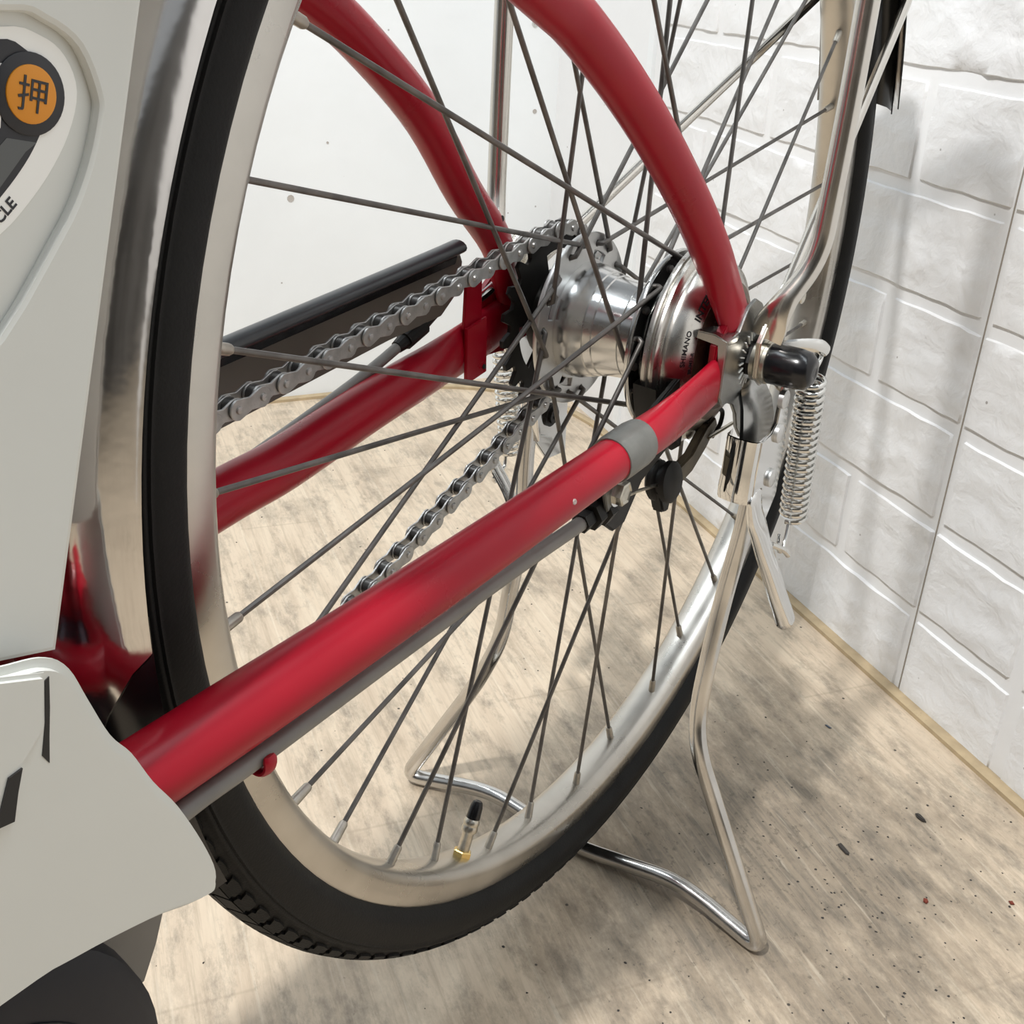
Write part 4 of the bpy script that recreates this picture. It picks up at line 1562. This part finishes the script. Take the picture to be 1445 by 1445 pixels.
# the sign on the button, read from the left side of the bicycle; letters lean with the battery
lu = Vector((-0.965, 0, -0.262)).normalized()
lv = Vector((-0.262, 0, 0.965)).normalized()
V, F = text_mesh('\u62bc', 0.0072, 0.00006, 'CENTER')
if V:
    cx = (min(p.x for p in V) + max(p.x for p in V)) / 2
    cy = (min(p.y for p in V) + max(p.y for p in V)) / 2
    V = [Vector((p.x - cx, p.y - cy, p.z)) for p in V]
    b = MB()
    b.add(frame_map(V, C0 + Vector((0, 0.00140, 0)), lu, lv, (0, 1, 0)), F)
    b.build('button_lettering', M['ink'], batt, 30)
V, F = text_mesh('CYCLE', 0.0033, 0.00005, 'LEFT', 0.022)
td = (Vector((0.3625, 0, 0.1262)) - Vector((0.3754, 0, 0.1162))).normalized()
tv = Vector((td.z, 0, -td.x))
if tv.x > 0:
    tv = -tv
tv = Vector((0.60, 0, 0.80)).normalized() if False else tv
b = MB()
b.add(frame_map(V, Vector((0.3780, Y1 + 0.00026, 0.1157)), td, -tv, (0, 1, 0)), F)
b.build('sticker_lettering', M['ink'], batt, 30)

# --- white motor cover below the battery
cov = sm_closed([(0.3850, 0.0260), (0.3800, 0.0205), (0.3762, 0.0096), (0.3716, -0.0033), (0.3663, -0.0121), (0.3609, -0.0246), (0.3540, -0.0376), (0.3470, -0.0552), (0.3432, -0.0690), (0.3455, -0.0748),
                 (0.3537, -0.0731), (0.3670, -0.0677), (0.3921, -0.0611), (0.4116, -0.0587), (0.50, -0.056), (0.56, -0.03), (0.56, 0.02), (0.48, 0.034), (0.42, 0.034), (0.394, 0.029)], 4)
cv = pad(cov, 0.0560, 0.0050, 0.0022, M['white'], 'motor_cover', bike, 4)
cv['label'] = 'off-white plastic motor cover over the bottom bracket'
# step and slot pieces of the cover
pad([(0.3880, 0.0250), (0.3905, 0.0110), (0.3960, 0.0060), (0.399, -0.006), (0.43, -0.006), (0.43, 0.030), (0.400, 0.030)], 0.0605, 0.0022, 0.0010, M['white'], 'cover_step', cv)
pad([(0.3866, 0.0230), (0.3878, 0.0225), (0.3893, 0.0120), (0.3913, 0.0040), (0.3898, 0.0010), (0.3888, 0.0080), (0.3876, 0.0150)], 0.0602, 0.0010, 0, M['bar'], 'cover_slot', cv)
pad([(0.3975, 0.0055), (0.4010, 0.0050), (0.4060, -0.0060), (0.4015, -0.0068), (0.3995, 0.0000)], 0.0622, 0.0010, 0, M['bar'], 'cover_slot', cv)

# --- drive unit under the cover
b = MB()
b.lathe([(-0.045, 0), (-0.045, 0.070), (-0.038, 0.077), (0.030, 0.078), (0.038, 0.0765), (0.042, 0.071), (0.043, 0.060), (0.045, 0.0)], (0.430, 0, -0.138), (0, 1, 0), 56)
mot = b.build('drive_unit', M['navy'], bike, 40, label='dark navy drive unit housing under the white cover')
b = MB()
b.lathe([(0.0436, 0.058), (0.0440, 0.0575), (0.0440, 0.0555), (0.0432, 0.055)], (0.430, 0, -0.138), (0, 1, 0), 56)
b.build('housing_seam', M['bar'], mot)
b = MB()
b.prism([(0.3330, -0.112), (0.3380, -0.1250), (0.3445, -0.1370), (0.370, -0.140), (0.395, -0.10), (0.39, -0.07), (0.345, -0.080), (0.336, -0.095)], ((0, 0.0180, 0), (1, 0, 0), (0, 0, 1), (0, 1, 0)), 0.004, 0.0012)
b.build('motor_plate', M['greyplate'], bike, 40, label='grey plate between the cover and the drive unit')

# ------------------------------------------------------------------ litter on the floor
def scrap(name, pts, x, y, rot, th, m, label):
    b = MB()
    c, s_ = math.cos(rot), math.sin(rot)
    b.prism(pts, ((x, y, FLOOR + 0.0003), (c, s_, 0), (-s_, c, 0), (0, 0, 1)), th, th * 0.3)
    o = b.build(name, m)
    o['label'] = label
    o['category'] = 'scrap'
    return o


scrap('dark_scrap', [(-0.0055, -0.0014), (-0.003, -0.0018), (0.004, -0.0012), (0.0055, 0.0003), (0.004, 0.0017), (-0.003, 0.0016), (-0.0058, 0.0015)], -0.1115, 0.1430, R(52), 0.0012, M['debris'],
      'dark brown oblong flake on the lino beside the near foot of the kickstand')
scrap('dark_scrap', [(-0.004, -0.0008), (-0.001, -0.002), (0.003, -0.0016), (0.0058, 0.0), (0.003, 0.0012), (-0.001, 0.0018), (-0.0035, 0.0012)], -0.1745, 0.1760, R(60), 0.0022, M['debris'],
      'small black leaf-shaped scrap on a plank line nearer the brick wall')
scrap('red_crumb', [(-0.002, -0.0012), (0.001, -0.0016), (0.0024, 0.0002), (0.0006, 0.0016), (-0.0018, 0.0010)], -0.0975, 0.2010, R(20), 0.0012, M['rustcrumb'],
      'largest red-brown crumb at the lower right of the floor')
scrap('red_crumb', [(-0.0016, -0.0012), (0.0012, -0.0014), (0.0018, 0.0010), (-0.0012, 0.0014)], -0.1290, 0.2465, R(45), 0.0010, M['rustcrumb'],
      'square red-brown crumb nearest the right border of the floor')
scrap('dark_scrap', [(-0.003, -0.0006), (0.002, -0.0009), (0.003, 0.0006), (-0.002, 0.0009)], -0.2375, 0.0880, R(70), 0.0008, mat('blue_grey_scrap', (0.10, 0.12, 0.16), 0.6),
      'tiny blue-grey sliver on the floor near the wall edging')
# grit nobody could count
gm = MB()
rg = random.Random(3)
for _ in range(420):
    if rg.random() < 0.55:
        x, y = rg.gauss(-0.07, 0.09), rg.gauss(0.15, 0.09)
    else:
        x, y = rg.uniform(-0.5, 0.25), rg.uniform(-0.6, 0.35)
    q = Vector((x, y, 0)) - P0
    if q.dot(WN) < 0.02 or (abs(x) < 0.04 and abs(y) < 0.16):
        continue
    s_ = rg.uniform(0.0003, 0.0010)
    a = rg.uniform(0, 6.28)
    pts_ = [(x + s_ * rg.uniform(0.6, 1.4) * math.cos(a + k * 1.2566), y + s_ * rg.uniform(0.6, 1.4) * math.sin(a + k * 1.2566), FLOOR + 0.0001) for k in range(5)]
    gm.add(pts_ + [(x, y, FLOOR + s_ * 0.8)], [(k, (k + 1) % 5, 5) for k in range(5)])
go = gm.build('floor_grit', M['debris'])
go['kind'] = 'stuff'
go['label'] = 'dark grit scattered over the lino floor'
go['category'] = 'grit'
